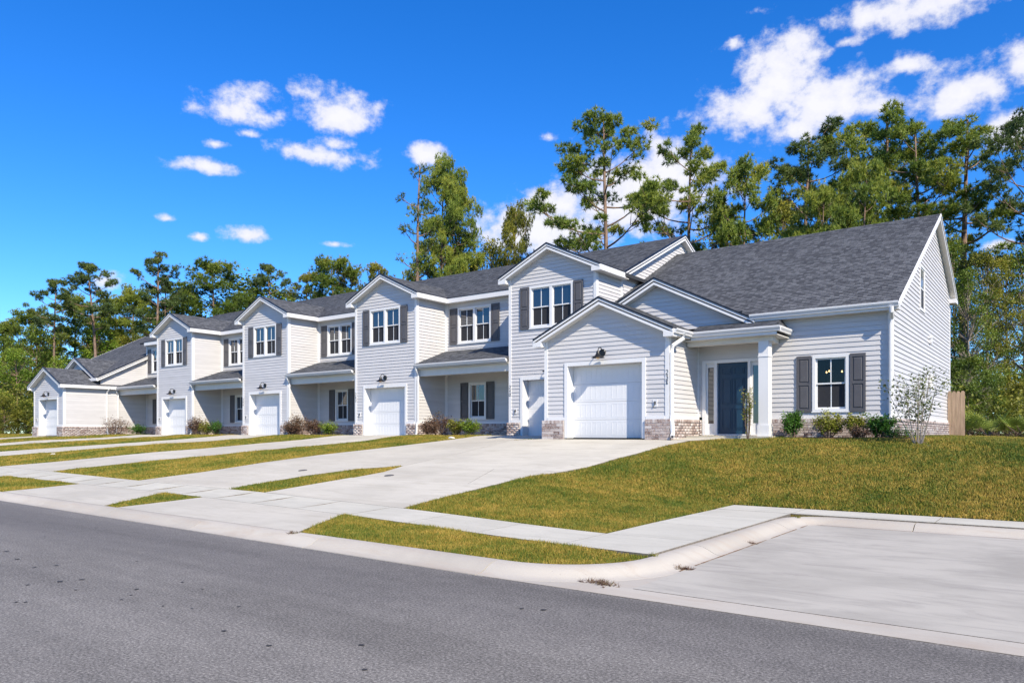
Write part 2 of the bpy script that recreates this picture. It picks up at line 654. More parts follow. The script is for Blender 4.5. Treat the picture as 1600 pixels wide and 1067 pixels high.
SFX = [(-90, 11.9), (-27.3, 9.16), (-21, 8.92), (-15.5, 8.72), (-9.7, 8.27), (-3.76, 7.70)]       # sidewalk, street side
SBX = [(-90, 13.0), (-26.1, 10.2), (-19.85, 9.88), (-14, 9.68), (-9.4, 9.33), (-5.06, 9.0)]        # sidewalk, house side


def SF(x):
    return float(np.interp(x, [p[0] for p in SFX], [p[1] for p in SFX]))


def SB(x):
    return float(np.interp(x, [p[0] for p in SBX], [p[1] for p in SBX]))


def KB(x):
    return 6.515 + float(shift(x))


def gz(x, y):
    x, y = np.asarray(x, float), np.asarray(y, float)
    ye = y - shift(x) * np.clip((7.95 - y) / 1.45, 0, 1)
    a = np.interp(ye, [6.0, 6.5, 7.95, 9.25, 20.6], [-1.62, -1.43, -1.40, -1.36, -.11])
    b = np.interp(y, [6.0, 6.5, 13.95, 16.2, 19.0, 20.2], [-1.62, -1.43, -1.39, -.80, -.17, -.12]) - np.clip(x + 3.2, 0, 12) * .035 * np.clip((y - 14) / 5, 0, 1)
    ey = np.interp(y, [14, 16, 18.3, 20.6], [0, .05, .155, 0])          # the drives climb to the two forward garages
    ex = np.maximum(np.interp(x, [-15.5, -12.8, -8, -5], [0, 1, 1, 0]), np.interp(x, [-55, -50, -45.5, -42.5], [0, 1, 1, 0]))
    a = a + ex * ey
    w = np.clip((x + 9.2) / 4.1, 0, 1)
    w = w * w * (3 - 2 * w)
    z = a * (1 - w) + b * w
    pad = ((x > -3.8) & (y < 13.0)) | ((x > -4.8) & (y < 7.55) & (np.hypot(x + 4.86, y - 7.6) > 1.22))
    return np.where(pad, -1.62, z)


def grid_sheet(name, xs, ys, off, mat):
    X, Y = np.meshgrid(xs, ys)
    Z = gz(X, Y) + off
    v = np.stack([X.ravel(), Y.ravel(), Z.ravel()], 1)
    nx, ny = len(xs), len(ys)
    i = (np.arange(ny - 1)[:, None] * nx + np.arange(nx - 1)[None, :]).ravel()
    f = np.stack([i, i + 1, i + nx + 1, i + nx], 1)
    me = np_mesh(name, v, f)
    for p in me.polygons:
        p.use_smooth = True
    o = link_mesh(name, me, mat)
    return tag(o, kind='structure')


xs = np.concatenate([[-900, -500, -300, -200, -150, -110, -90], np.arange(-80, -5.0, .5), [-5, -4.8, -4.6, -4.4, -4.2, -4.0, -3.9, -3.78, -3.3, -2.5], np.arange(-2, 10, .6), [11, 14, 20, 30, 60, 120, 300, 900]])
ys = np.concatenate([[-400, -100, -20, 0, 5.9, 6.0, 6.25, 6.5, 6.65, 6.8], np.arange(7, 12.9, .5), [12.95, 13.05, 13.5, 13.95], np.arange(14.4, 22, .5), [23, 26, 30, 36, 45, 60, 90, 150, 300, 900]])
ground = grid_sheet('ground', xs, ys, 0, M['turf'])
tag(ground, 'sloping lawn ground under the townhouses and the trees', 'ground')


def clip_poly(subj, poly):
    out = subj
    n = len(poly)
    area = sum(poly[i][0] * poly[(i + 1) % n][1] - poly[(i + 1) % n][0] * poly[i][1] for i in range(n))
    sg = 1 if area > 0 else -1
    for i in range(n):
        (ax, ay), (bx, by) = poly[i], poly[(i + 1) % n]
        inp, out = out, []
        if not inp:
            break

        def side(p):
            return sg * ((bx - ax) * (p[1] - ay) - (by - ay) * (p[0] - ax))
        for j in range(len(inp)):
            p, q = inp[j], inp[(j + 1) % len(inp)]
            sp, sq = side(p), side(q)
            if sp >= 0:
                out.append(p)
            if (sp >= 0) != (sq >= 0):
                t = sp / (sp - sq)
                out.append((p[0] + (q[0] - p[0]) * t, p[1] + (q[1] - p[1]) * t))
    return out


def inset(poly, g):
    cx = sum(p[0] for p in poly) / len(poly)
    cy = sum(p[1] for p in poly) / len(poly)
    out = []
    for (x, y) in poly:
        l = math.hypot(x - cx, y - cy)
        k = max(0, (l - g) / l) if l else 1
        out.append((cx + (x - cx) * k, cy + (y - cy) * k))
    return out


SLABS = []


def drape(name, poly, mat, parent, off=.03, thick=.09, cell=.55, zf=None, gap=.006):
    """a convex slab that follows the slope of the ground"""
    if name != 'gutter_corner':
        SLABS.append(list(poly))
    poly = inset(poly, gap)
    zf = zf or (lambda x, y: float(gz(x, y)) + off)
    x0, x1 = min(p[0] for p in poly), max(p[0] for p in poly)
    y0, y1 = min(p[1] for p in poly), max(p[1] for p in poly)
    nx, ny = max(1, math.ceil((x1 - x0) / cell)), max(1, math.ceil((y1 - y0) / cell))
    mb = MB()
    ntop = 0
    for i in range(nx):
        for j in range(ny):
            c = [(x0 + (x1 - x0) * (i + a) / nx, y0 + (y1 - y0) * (j + b) / ny) for a, b in ((0, 0), (1, 0), (1, 1), (0, 1))]
            q = clip_poly(c, poly)
            if len(q) > 2:
                mb.quad(*[(x, y, zf(x, y)) for x, y in q])
    ntop = len(mb.f)
    n = len(poly)
    for i in range(n):
        (ax, ay), (bx, by) = poly[i], poly[(i + 1) % n]
        k = max(1, int(math.hypot(bx - ax, by - ay) / cell))
        for s in range(k):
            p = (ax + (bx - ax) * s / k, ay + (by - ay) * s / k)
            q = (ax + (bx - ax) * (s + 1) / k, ay + (by - ay) * (s + 1) / k)
            mb.quad((*p, zf(*p)), (*q, zf(*q)), (*q, zf(*q) - thick), (*p, zf(*p) - thick))
    me = mb.mesh(name, fix=False)
    me.materials.append(mat)
    me.materials.append(M['soot'])
    for p in me.polygons:
        if p.index >= ntop:
            p.material_index = 1
    return link_mesh(name, me, None, parent)


# street
mb = MB()
for (xa, xb) in ((-900, -64.86), (-64.86, -4.86), (-4.86, 20), (20, 900)):
    ka, kb = 6.04 + float(shift(xa)), 6.04 + float(shift(xb))
    mb.quad((xa, -7.5, -1.5), (xb, -7.5, -1.5), (xb, kb, -1.5), (xa, ka, -1.5))
tag(mb.build('road', M['asphalt']), 'grey asphalt street along the foreground', 'road', kind='structure')

# dark tar spots on the asphalt are thin real blobs
rnd = random.Random(5)
spots = MB()


def ray(px, py):
    a, b = (px - 800) / FPX, (676.83 - py) / FPX
    return Vector((-SN + a * CS, CS + a * SN, b))


def on_z(px, py, z):
    r = ray(px, py)
    return r * (z / r.z)


def at_depth(px, depth):
    a = (px - 800) / FPX
    return depth * (-SN + a * CS), depth * (CS + a * SN)


sp_px = [(93, 908, 5), (88, 883, 4), (127, 905, 5), (54, 886, 3), (26, 873, 4), (44, 913, 4), (10, 861, 4), (214, 876, 3), (213, 920, 4), (285, 909, 3), (317, 920, 3), (373, 947, 4),
         (205, 929, 3), (190, 936, 3), (118, 921, 3), (1040, 987, 0), (150, 824, 3), (70, 838, 2), (25, 940, 3), (40, 940, 3), (350, 985, 4), (420, 1008, 5), (565, 1007, 6), (300, 950, 3), (255, 946, 3), (815, 950, 5), (850, 952, 6), (570, 1045, 5)]
for (px, py, s) in sp_px:
    if not s:
        continue
    p = on_z(px, py, -1.496)
    k = 9
    r0 = s * p.length / FPX * .9
    mb_pts = []
    for i in range(k):
        w = 2 * math.pi * i / k
        r = r0 * rnd.uniform(.6, 1.15)
        mb_pts.append((p.x + math.cos(w) * r, p.y + math.sin(w) * r * .9, -1.4955))
    spots.quad(*mb_pts)
M['tar'] = plain('tar_spot', (.035, .033, .032), .7, .3, 60)
tag(spots.build('tar_spots', M['tar']), 'scattered dark tar spots on the asphalt street', 'tar spots', kind='stuff')

# sidewalk slabs
sidewalk = empty('sidewalk', -20, 8.6, -1.36)
tag(sidewalk, kind='structure')
edges = [-5.08]
while edges[-1] > -75:
    edges.append(edges[-1] - 1.52)
for a, b in zip(edges[:-1], edges[1:]):
    drape('slab', [(b, SF(b)), (a, SF(a)), (a, SB(a)), (b, SB(b))], M['walk'], sidewalk)
# walk beside the parking pad
ywalk = [9.0, 10.5, 12.0, 13.05]


def zw(x, y):
    k = min(1, max(0, (-3.76 - x) / 1.32))
    g = float(gz(-5.2, min(y, 9.0))) + .03
    f = min(1, max(0, 1 - (y - 9.0) / 1.5))
    return -1.376 + (g + 1.376) * k * f


drape('slab', [(-5.08, SF(-5.08)), (-3.76, 7.70), (-3.76, 9.0), (-5.08, 9.0)], M['walk'], sidewalk, zf=zw)
for a, b in zip(ywalk[:-1], ywalk[1:]):
    drape('slab', [(-5.08, a), (-3.76, a), (-3.76, b), (-5.08, b)], M['walk'], sidewalk, zf=zw)
xb = -5.1
for xn in (-3.76, -1.6, .6, 2.8, 5.0, 7.2, 10, 13):
    drape('slab', [(xb, 13.07), (xn, 13.07), (xn, 13.98), (xb, 13.98)], M['walk'], sidewalk, zf=zw)
    xb = xn

# parking pad
pad = empty('parking_pad', 0, 9, -1.49)
tag(pad, kind='structure')
zp = lambda x, y: -1.492
for (xa, xb2) in ((-3.33, 2.2), (2.2, 8), (8, 16)):
    drape('slab', [(xa, 6.40), (xb2, 6.40), (xb2, 12.62), (xa, 12.62)], M['pad'], pad, zf=zp, cell=3)
# gutter strip in front of the pad
zg = lambda x, y: -1.4945
for (xa, xb2) in ((-3.6, .6), (.6, 5), (5, 16)):
    drape('gutter_strip', [(xa, 6.035), (xb2, 6.035), (xb2, 6.395), (xa, 6.395)], M['kerb'], pad, zf=zg, cell=2)

drape('gutter_corner', [(-4.9, 6.035), (-3.32, 6.035), (-3.32, 7.6), (-4.9, 7.6)], M['kerb'], pad, zf=lambda x, y: -1.4955, cell=2)

# rolled kerb swept along the street, round the corner and round the pad
kerb = empty('kerb', -5, 6.3, -1.45)
tag(kerb, kind='structure')
PROF = [(-.02, -1.56), (0, -1.398), (.04, -1.392), (.11, -1.394), (.18, -1.406), (.25, -1.436), (.31, -1.470), (.37, -1.488), (.43, -1.4925), (.45, -1.4935), (.46, -1.56)]


def kerb_frames():
    fr = []
    s = 0
    xk = -110
    while xk < -4.86:
        fr.append((xk, 6.5 + float(shift(xk)), 0, -1))
        xk += .75 if xk > -30 else 3
    for i in range(13):
        w = -math.pi / 2 + i * math.pi / 24
        fr.append((-4.86 + 1.1 * math.cos(w), 7.6 + 1.1 * math.sin(w), math.cos(w), math.sin(w)))
    y = 8
    while y < 12.6:
        fr.append((-3.76, y, 1, 0))
        y += .75
    # inside corner: turn right
    for i in range(9):
        w = math.pi - i * math.pi / 16
        R = .75
        fr.append((-3.76 + R + R * math.cos(w), 12.32 + R * math.sin(w), -math.cos(w), -math.sin(w)))
    xk = -2.6
    while xk < 16:
        fr.append((xk, 13.07, 0, -1))
        xk += .75
    return fr


fr = kerb_frames()
cuts, acc, last = [0], 0, None
for i in range(1, len(fr)):
    acc += math.hypot(fr[i][0] - fr[i - 1][0], fr[i][1] - fr[i - 1][1])
    if acc > 2.95 or (i == len(fr) - 1):
        cuts.append(i)
        acc = 0
for a, b in zip(cuts[:-1], cuts[1:]):
    mb = MB()
    sec = []
    for i in range(a, b + 1):
        x, y, nx, ny = fr[i]
        if i in (a, b):                                  # tooled joint
            j = i + 1 if i == a else i - 1
            l = math.hypot(fr[j][0] - x, fr[j][1] - y)
            x, y = x + (fr[j][0] - x) / l * .007, y + (fr[j][1] - y) / l * .007
        sec.append([(x + nx * o, y + ny * o, z) for (o, z) in PROF])
    for p, q in zip(sec[:-1], sec[1:]):
        for k in range(len(PROF) - 1):
            mb.quad(p[k], p[k + 1], q[k + 1], q[k])
    mb.quad(*sec[0])
    mb.quad(*sec[-1])
    me = mb.mesh('kerb_stone', fix=False)
    bm = bmesh.new()
    bm.from_mesh(me)
    bmesh.ops.remove_doubles(bm, verts=bm.verts, dist=.0005)
    bmesh.ops.recalc_face_normals(bm, faces=bm.faces)
    bm.to_mesh(me)
    bm.free()
    for p in me.polygons:
        p.use_smooth = True
    me.set_sharp_from_angle(angle=math.radians(42))
    link_mesh('kerb_stone', me, M['kerb'], kerb)


# driveways
def lerp2(p, q, y):
    return p[0] + (q[0] - p[0]) * (y - p[1]) / (q[1] - p[1])


def xat(line, y):
    for p, q in zip(line[:-1], line[1:]):
        if y <= q[1] or q is line[-1]:
            return lerp2(p, q, y)


def strip(parent, left, right, ycuts, mat, name='slab'):
    for a, b in zip(ycuts[:-1], ycuts[1:]):
        ls = [p for p in left if a < p[1] < b]
        rs = [p for p in right if a < p[1] < b]
        yy = sorted({a, b} | {p[1] for p in ls + rs})
        sub = list(zip(yy[:-1], yy[1:]))
        for (c, d) in sub:
            drape(name, [(xat(left, c), c), (xat(right, c), c), (xat(right, d), d), (xat(left, d), d)], mat, parent)


dA = empty('driveway', -12, 14, -.9)
tag(dA, 'wide shared concrete driveway of the two nearest garages', 'driveway', kind='structure')
def drive(parent, left, right, cuts):
    y0 = max(SB(left[0][0]), SB(right[0][0])) + .02
    xl_, xr_ = xat(left, y0), xat(right, y0)
    drape('slab', [(xl_, SB(xl_) + .01), (xr_, SB(xr_) + .01), (xr_, y0 + .004), (xl_, y0 + .004)], M['conc'], parent, gap=.0)
    strip(parent, left, right, [y0] + [c for c in cuts if c > y0 + .3], M['conc'])


LA = [(-20.0, 9.6), (-19.85, 9.87), (-19.4, 11.5), (-19.3, 13.4), (-18.9, 15.05), (-17.8, 17.35), (-17.3, 18.7), (-16.9, 19.9), (-16.65, 21.8)]
WL = [(-15.36, 9.6), (-15.35, 10.43), (-15.2, 11.8), (-14.65, 13.0), (-13.73, 13.7)]
WR = [(-13.95, 9.6), (-13.42, 12.7), (-13.73, 13.7)]
RA = [(-9.4, 9.3), (-9.3, 11.6), (-9.22, 12.95), (-8.95, 13.4), (-8.66, 14.5), (-8.58, 15.65), (-8.4, 16.5), (-8.2, 17.6), (-7.95, 18.3), (-7.9, 18.8)]
drive(dA, LA, WL, [11.8, 13.7])
drive(dA, WR, [(-9.4, 9.3), (-9.3, 11.8)], [11.8])
strip(dA, [(-13.5, 11.8), (-13.42, 12.7), (-13.73, 13.7)], [(-9.95, 11.8), (-10.75, 13.7)], [11.8, 13.7], M['conc'])
strip(dA, [(-9.95, 11.8), (-10.75, 13.7)], RA, [11.8, 13.7], M['conc'])
strip(dA, LA, [(-13.73, 13.7), (-13.73, 18.5)], [13.7, 17, 18.5], M['conc'])
strip(dA, [(-13.73, 13.7), (-13.73, 18.5)], RA, [13.7, 17, 18.45], M['conc'])
strip(dA, LA, [(-12.55, 18.5), (-12.55, 21.8)], [18.5, 21.8], M['conc'])
# front walk to the entry
zwk = lambda x, y: float(gz(x, y)) + .035
drape('slab', [(-8.5, 18.45), (-7.93, 18.45), (-7.2, 19.2), (-6.9, 19.55), (-8.5, 19.55)], M['conc'], dA, zf=zwk)
# aprons between sidewalk and kerb
def apron(parent, xl0, xr0):
    """(x at the kerb, x at the sidewalk) for both edges"""
    drape('apron', [(xl0[0], KB(xl0[0])), (xr0[0], KB(xr0[0])), (xr0[1], SF(xr0[1]) - .01), (xl0[1], SF(xl0[1]) - .01)], M['conc'], parent)


apron(dA, (-20.4, -21.0), (-14.9, -16.4))
apron(dA, (-14.35, -14.62), (-8.72, -9.72))

dB = empty('driveway', -25, 14, -.9)
tag(dB, 'second concrete driveway, leading to the garage left of the pair', 'driveway', kind='structure')
drive(dB, [(-31.4, 10.0), (-31, 10.42), (-29.9, 11.7), (-29.3, 12.8), (-28.3, 14.7), (-26.9, 16.0), (-25.7, 17.8), (-24.8, 18.95), (-24.45, 20.5), (-24.4, 21.8)],
      [(-26.4, 9.7), (-26.15, 10.24), (-25.5, 11.8), (-24.8, 13.1), (-23.9, 14.2), (-23.1, 15.7), (-21.85, 17.3), (-20.9, 18.5), (-20.75, 21.8)], [13.1, 17.3, 21.8])
apron(dB, (-31.6, -32), (-25.9, -26.5))
dC = empty('driveway', -35, 16, -.7)
tag(dC, 'third concrete driveway, crossing the left part of the lawns', 'driveway', kind='structure')
drive(dC, [(-44.2, 10.9), (-40.1, 13.5), (-37.5, 15.75), (-35.4, 17.2), (-33.5, 18.95), (-32.75, 20), (-32.7, 21.8)],
      [(-38.8, 10.7), (-37.0, 12.45), (-35.0, 14.2), (-33.4, 16.2), (-32.2, 17.3), (-30.4, 18.1), (-29.1, 19.5), (-29.0, 21.8)], [14.2, 17.3, 21.8])
apron(dC, (-44.4, -44.8), (-39, -39.6))
dD = empty('driveway', -44, 18, -.5)
tag(dD, 'fourth concrete driveway, a thin pale strip far left', 'driveway', kind='structure')
drive(dD, [(-56, 11.4), (-47.2, 15.85), (-43.8, 17.8), (-41.6, 20.1), (-41.1, 21.8)],
      [(-52.5, 11.2), (-45.2, 15.2), (-42.7, 17.3), (-40.2, 18.8), (-37.6, 19.95), (-37.3, 21.8)], [15.2, 18.8, 21.8])
apron(dD, (-55.8, -56), (-51.8, -52.3))
dE = empty('driveway', -50, 17, -.5)
tag(dE, 'last concrete driveway, at the far end garage', 'driveway', kind='structure')
strip(dE, [(-70, 12.3), (-60, 17.0), (-56.5, 18.6)], [(-64, 12.3), (-52, 17.0), (-45.9, 18.6)], [12.3, 15.5, 18.6], M['conc'])

# utility covers
for i, (px, py) in enumerate(((473, 735), (608, 743))):
    r = ray(px, py)
    t = 10.
    while r.z * t > float(gz(r.x * t, r.y * t)) + .03 and t < 60:
        t += .01
    mb = MB()
    mb.lathe([(0, .012), (.10, .012), (.115, .008), (.12, -.02)], (r.x * t, r.y * t, float(gz(r.x * t, r.y * t)) + .033), (0, -.11, 1), sides=18)
    o = mb.build('utility_cover', M['iron'])
    tag(o, ['small round iron cover in the driveway left of the grass wedge', 'small round iron cover in the driveway right of the grass wedge'][i], 'utility cover', 'driveway covers')


# ------------------------------------------------------------------ house building blocks
def front(Y):
    return lambda u, d, z: (u, Y - d, z)


def side(X, s=1):
    return lambda u, d, z: (X + s * d, u, z)


def interval(poly, z):
    us = []
    n = len(poly)
    for i in range(n):
        (a, za), (b, zb) = poly[i], poly[(i + 1) % n]
        if (za - z) * (zb - z) <= 0 and za != zb:
            us.append(a + (b - a) * (z - za) / (zb - za))
    return (min(us), max(us)) if len(us) > 1 else None


def bands(poly, holes, z0, z1):
    """pieces (uL0,uR0,uL1,uR1,za,zb) of the wall between two heights, holes (u0,u1,z0,z1) taken out"""
    zs = sorted({z0, z1} | {p[1] for p in poly if z0 < p[1] < z1} | {h[2] for h in holes if z0 < h[2] < z1} | {h[3] for h in holes if z0 < h[3] < z1})
    out = []
    for za, zb in zip(zs[:-1], zs[1:]):
        if zb - za < 1e-4:
            continue
        i0, i1 = interval(poly, za + 1e-5), interval(poly, zb - 1e-5)
        if not i0 or not i1:
            continue
        segs = [(i0[0], i0[1], i1[0], i1[1])]
        for h in holes:
            if h[2] < zb - 1e-5 and h[3] > za + 1e-5:
                ns = []
                for (a, b, c, d) in segs:
                    if h[1] <= a or h[0] >= b:
                        ns.append((a, b, c, d))
                        continue
                    if h[0] > a:
                        ns.append((a, h[0], c, h[0]))
                    if h[1] < b:
                        ns.append((h[1], b, h[1], d))
                segs = ns
        out += [(*s, za, zb) for s in segs if max(s[1] - s[0], s[3] - s[2]) > .004]
    return out


COURSE = .126


def wall(root, name, fm, poly, holes=(), joined=False, first=None):
    zmin, zmax = min(p[1] for p in poly), max(p[1] for p in poly)
    mb = MB(fm)
    for (a, b, c, d, za, zb) in bands(poly, holes, zmin, zmax):
        mb.quad((a, 0, za), (b, 0, za), (d, 0, zb), (c, 0, zb))
    w = mb.build(name, M['sheath'], root, fix=False)
    z = zmin if first is None else first
    J = MB(fm)
    while z < zmax - .01:
        z1 = min(z + COURSE, zmax)
        groups = []                                     # pieces that touch make one board
        for pc in bands(poly, holes, z, z1):
            lo, hi = min(pc[0], pc[2]), max(pc[1], pc[3])
            hit = [g for g in groups if g[0] < hi - .002 and g[1] > lo + .002]
            new = [lo, hi, [pc]]
            for g in hit:
                new = [min(new[0], g[0]), max(new[1], g[1]), new[2] + g[2]]
                groups.remove(g)
            groups.append(new)
        o = lambda q: .024 - .018 * (q - z) / COURSE
        for g in groups:
            mb = J if joined else MB(fm)
            for (a, b, c, d, za, zb) in g[2]:
                mb.quad((a, o(za), za), (b, o(za), za), (d, o(zb), zb), (c, o(zb), zb))
                if za <= z + 1e-4:
                    mb.quad((a, .0, za + .004), (b, .0, za + .004), (b, o(za), za), (a, o(za), za))
            if not joined:
                me = mb.mesh('siding_plank', fix=False)
                bm = bmesh.new()
                bm.from_mesh(me)
                bmesh.ops.remove_doubles(bm, verts=bm.verts, dist=1e-4)
                bm.to_mesh(me)
                bm.free()
                link_mesh('siding_plank', me, M['siding'], w)
        z = z1
    if joined:
        J.build('siding', M['siding'], w, fix=False)
    return w


def corner_post(root, fm, u0, u1, z0, z1, d0=-.02, d1=.034, name='corner_trim'):
    mb = MB(fm)
    mb.box(u0, u1, d0, d1, z0, z1)
    return mb.build(name, M['trim'], root)


def window(root, fm, u0, u1, z0, z1, double=False, clear=False, T=.075):
    if T < .06:                                          # thin flush frame
        f0 = fm
        fm = lambda u, d, z: f0(u, d * .35 + .022, z)
    mb = MB(fm)
    mb.box(u0, u0 + T, -.09, .045, z0, z1)
    mb.box(u1 - T, u1, -.09, .045, z0, z1)
    mb.box(u0 + T, u1 - T, -.09, .045, z1 - T, z1)
    mb.box(u0 + T, u1 - T, -.09, .045, z0, z0 + T * .8)
    mb.box(u0 - .02, u1 + .02, .0, .06, z0 - .03, z0 - .002)
    um = (u0 + u1) / 2
    if double:
        mb.box(um - .055, um + .055, -.09, .04, z0 + T * .8, z1 - T)
    w = mb.build('window', M['trim'], root)
    lights = [(u0 + T, um - .055), (um + .055, u1 - T)] if double else [(u0 + T, u1 - T)]
    a, b = z0 + T * .8, z1 - T
    zm = (a + b) / 2
    for (p, q) in lights:
        for lower in (0, 1):
            c, d = (a, zm + .018) if lower else (zm - .018, b)
            dd = -.045 if lower else -.015
            s = MB(fm)
            S = .038
            s.box(p, p + S, dd - .03, dd, c, d)
            s.box(q - S, q, dd - .03, dd, c, d)
            s.box(p + S, q - S, dd - .03, dd, c, c + (S * 1.3 if lower else S))
            s.box(p + S, q - S, dd - .03, dd, d - S, d)
            s.build('sash', M['trim'], w)
            g = MB(fm)
            g.quad((p + S, dd - .016, c + S), (q - S, dd - .016, c + S), (q - S, dd - .016, d - S), (p + S, dd - .016, d - S))
            g.build('pane', M['clear' if clear else 'glass'], w, fix=False)
            m = MB(fm)
            cu = (p + q) / 2
            m.box(cu - .011, cu + .011, dd - .015, dd - .004, c + S, d - S)
            m.build('muntin', M['muntin'], w)
            if lower:
                k = MB(fm)
                for seg in ((p + S, cu - .011), (cu + .011, q - S)):
                    k.quad((seg[0], dd - .006, c + S), (seg[1], dd - .006, c + S), (seg[1], dd - .006, d - S), (seg[0], dd - .006, d - S))
                k.build('screen', M['screen'], w, fix=False)
    return w


def shutter(root, fm, u0, u1, z0, z1):
    mb = MB(fm)
    B = .055
    zc = z0 + (z1 - z0) * .5
    mb.box(u0, u1, .022, .042, z0, z1)
    for (a, b) in ((z0, z0 + B * 1.5), (zc - B * .6, zc + B * .6), (z1 - B * 1.5, z1)):
        mb.box(u0, u1, .042, .062, a, b)
    for (a, b) in ((u0, u0 + B), (u1 - B, u1)):
        mb.box(a, b, .042, .062, z0 + B * 1.5, zc - B * .6)
        mb.box(a, b, .042, .062, zc + B * .6, z1 - B * 1.5)
    s = mb.build('shutter', M['shutter'], root)
    p = MB(fm)
    for (a, b) in ((z0 + B * 1.5, zc - B * .6), (zc + B * .6, z1 - B * 1.5)):
        g = .022
        u2, u3, a2, b2 = u0 + B + g, u1 - B - g, a + g, b - g
        h = .02
        n = [(u2, .043, a2), (u3, .043, a2), (u3, .043, b2), (u2, .043, b2)]
        t = [(u2 + h, .057, a2 + h), (u3 - h, .057, a2 + h), (u3 - h, .057, b2 - h), (u2 + h, .057, b2 - h)]
        p.quad(*t)
        for i in range(4):
            j = (i + 1) % 4
            p.quad(n[i], n[j], t[j], t[i])
    p.build('raised_panel', M['shutter'], s)
    return s


def garage_door(root, fm, u0, u1, z0, z1, rec=.30):
    T = .11
    mb = MB(fm)
    mb.box(u0 - T, u0, -rec - .02, .045, z0, z1 + T)
    mb.box(u1, u1 + T, -rec - .02, .045, z0, z1 + T)
    mb.box(u0, u1, -rec - .02, .043, z1, z1 + T)
    mb.build('garage_surround', M['trim'], root)
    d = MB(fm)
    d.box(u0, u1, -rec - .06, -rec - .045, z0, z1)
    door = d.build('garage_door', M['gdoor'], root)
    n, H = 4, (z1 - z0 - .012) / 4
    for i in range(n):
        a, b = z0 + .012 + i * H, z0 + .012 + (i + 1) * H - .007
        s = MB(fm)
        s.box(u0 + .004, u1 - .004, -rec - .045, -rec, a, b)
        Wd = (u1 - u0) / 2
        for k in range(2):
            p0, p1 = u0 + k * Wd + .09, u0 + (k + 1) * Wd - .09
            # stamped carriage panel: raised border and upright ribs
            za, zb = a + .075, b - .07
            s.box(p0, p1, -rec, -rec + .0035, za - .014, za)
            s.box(p0, p1, -rec, -rec + .0035, zb, zb + .014)
            m = 6
            for j in range(m + 1):
                x = p0 + (p1 - p0) * j / m
                s.box(x - .012, x + .012, -rec, -rec + .0035, za + .001, zb - .001)
        s.build('panel', M['gdoor'], door)
    r = MB(fm)
    r.box(u0, u1, -rec - .05, -rec + .015, z0 - .006, z0 + .011)
    r.build('rubber_seal', M['drip'], door)
    return door


def wall_lamp(root, fm, u, z):
    base = MB(fm)
    base.lathe([(0, .035), (.09, .035), (.105, .02), (.105, 0)], (u, .02, z), (0, 1, 0), 16)
    lamp = base.build('wall_lamp', M['lampm'], root)
    arm = MB(fm)
    pts = []
    for i in range(13):
        w = math.pi * i / 12
        pts.append((u, .05 + .115 * (1 - math.cos(w)), z + .02 + .115 * math.sin(w)))
    arm.tube(pts, .013, 8)
    arm.build('arm', M['lampm'], lamp, True)
    sh = MB(fm)
    c = (u, .28, z + .03)
    sh.lathe([(.035, 0), (.045, -.03), (.06, -.09), (.10, -.14), (.185, -.19), (.19, -.20), (.18, -.195), (.095, -.145), (.05, -.09), (.0, -.05)], c, (0, 0, 1), 20)
    sh.build('lamp_shade', M['lampm'], lamp, True)
    bl = MB(fm)
    bl.lathe([(0, -.235), (.045, -.225), (.062, -.19), (.05, -.14), (.02, -.11)], c, (0, 0, 1), 12)
    bl.build('bulb', M['bulbglass'], lamp, True)
    return lamp


def outlet(root, fm, u, z):
    mb = MB(fm)
    mb.box(u - .07, u + .07, .022, .036, z - .10, z + .10)
    o = mb.build('outlet_plate', M['trim'], root)
    k = MB(fm)
    k.box(u - .025, u + .03, .036, .06, z - .03, z + .05)
    k.tube([(u, .05, z - .02), (u - .02, .06, z - .07), (u - .05, .04, z - .12)], .008, 6)
    k.build('socket_cover', M['iron'], o)
    return o


DIG = {'0': [(0, 0), (1, 0), (1, 2), (0, 2), (0, 0)], '2': [(0, 2), (1, 2), (1, 1), (0, 0), (1, 0)], '3': [(0, 2), (1, 2), (.4, 1.1), (1, .9), (1, 0), (0, 0)],
       '4': [(.8, 0), (.8, 2), (0, .7), (1, .7)], '8': [(0, 0), (1, 0), (0, 2), (1, 2), (0, 0)]}


def number(root, fm, u, z, text):
    """upright column of metal digits on the corner trim"""
    mb = MB(fm)
    for i, ch in enumerate(text):
        zz = z - i * .135
        pts = [(u - .028 + .056 * a, .04, zz + .05 * b) for a, b in DIG[ch]]
        for p, q in zip(pts[:-1], pts[1:]):
            mb.tube([p, q], .006, 5)
    return mb.build('house_number', M['number'], root)


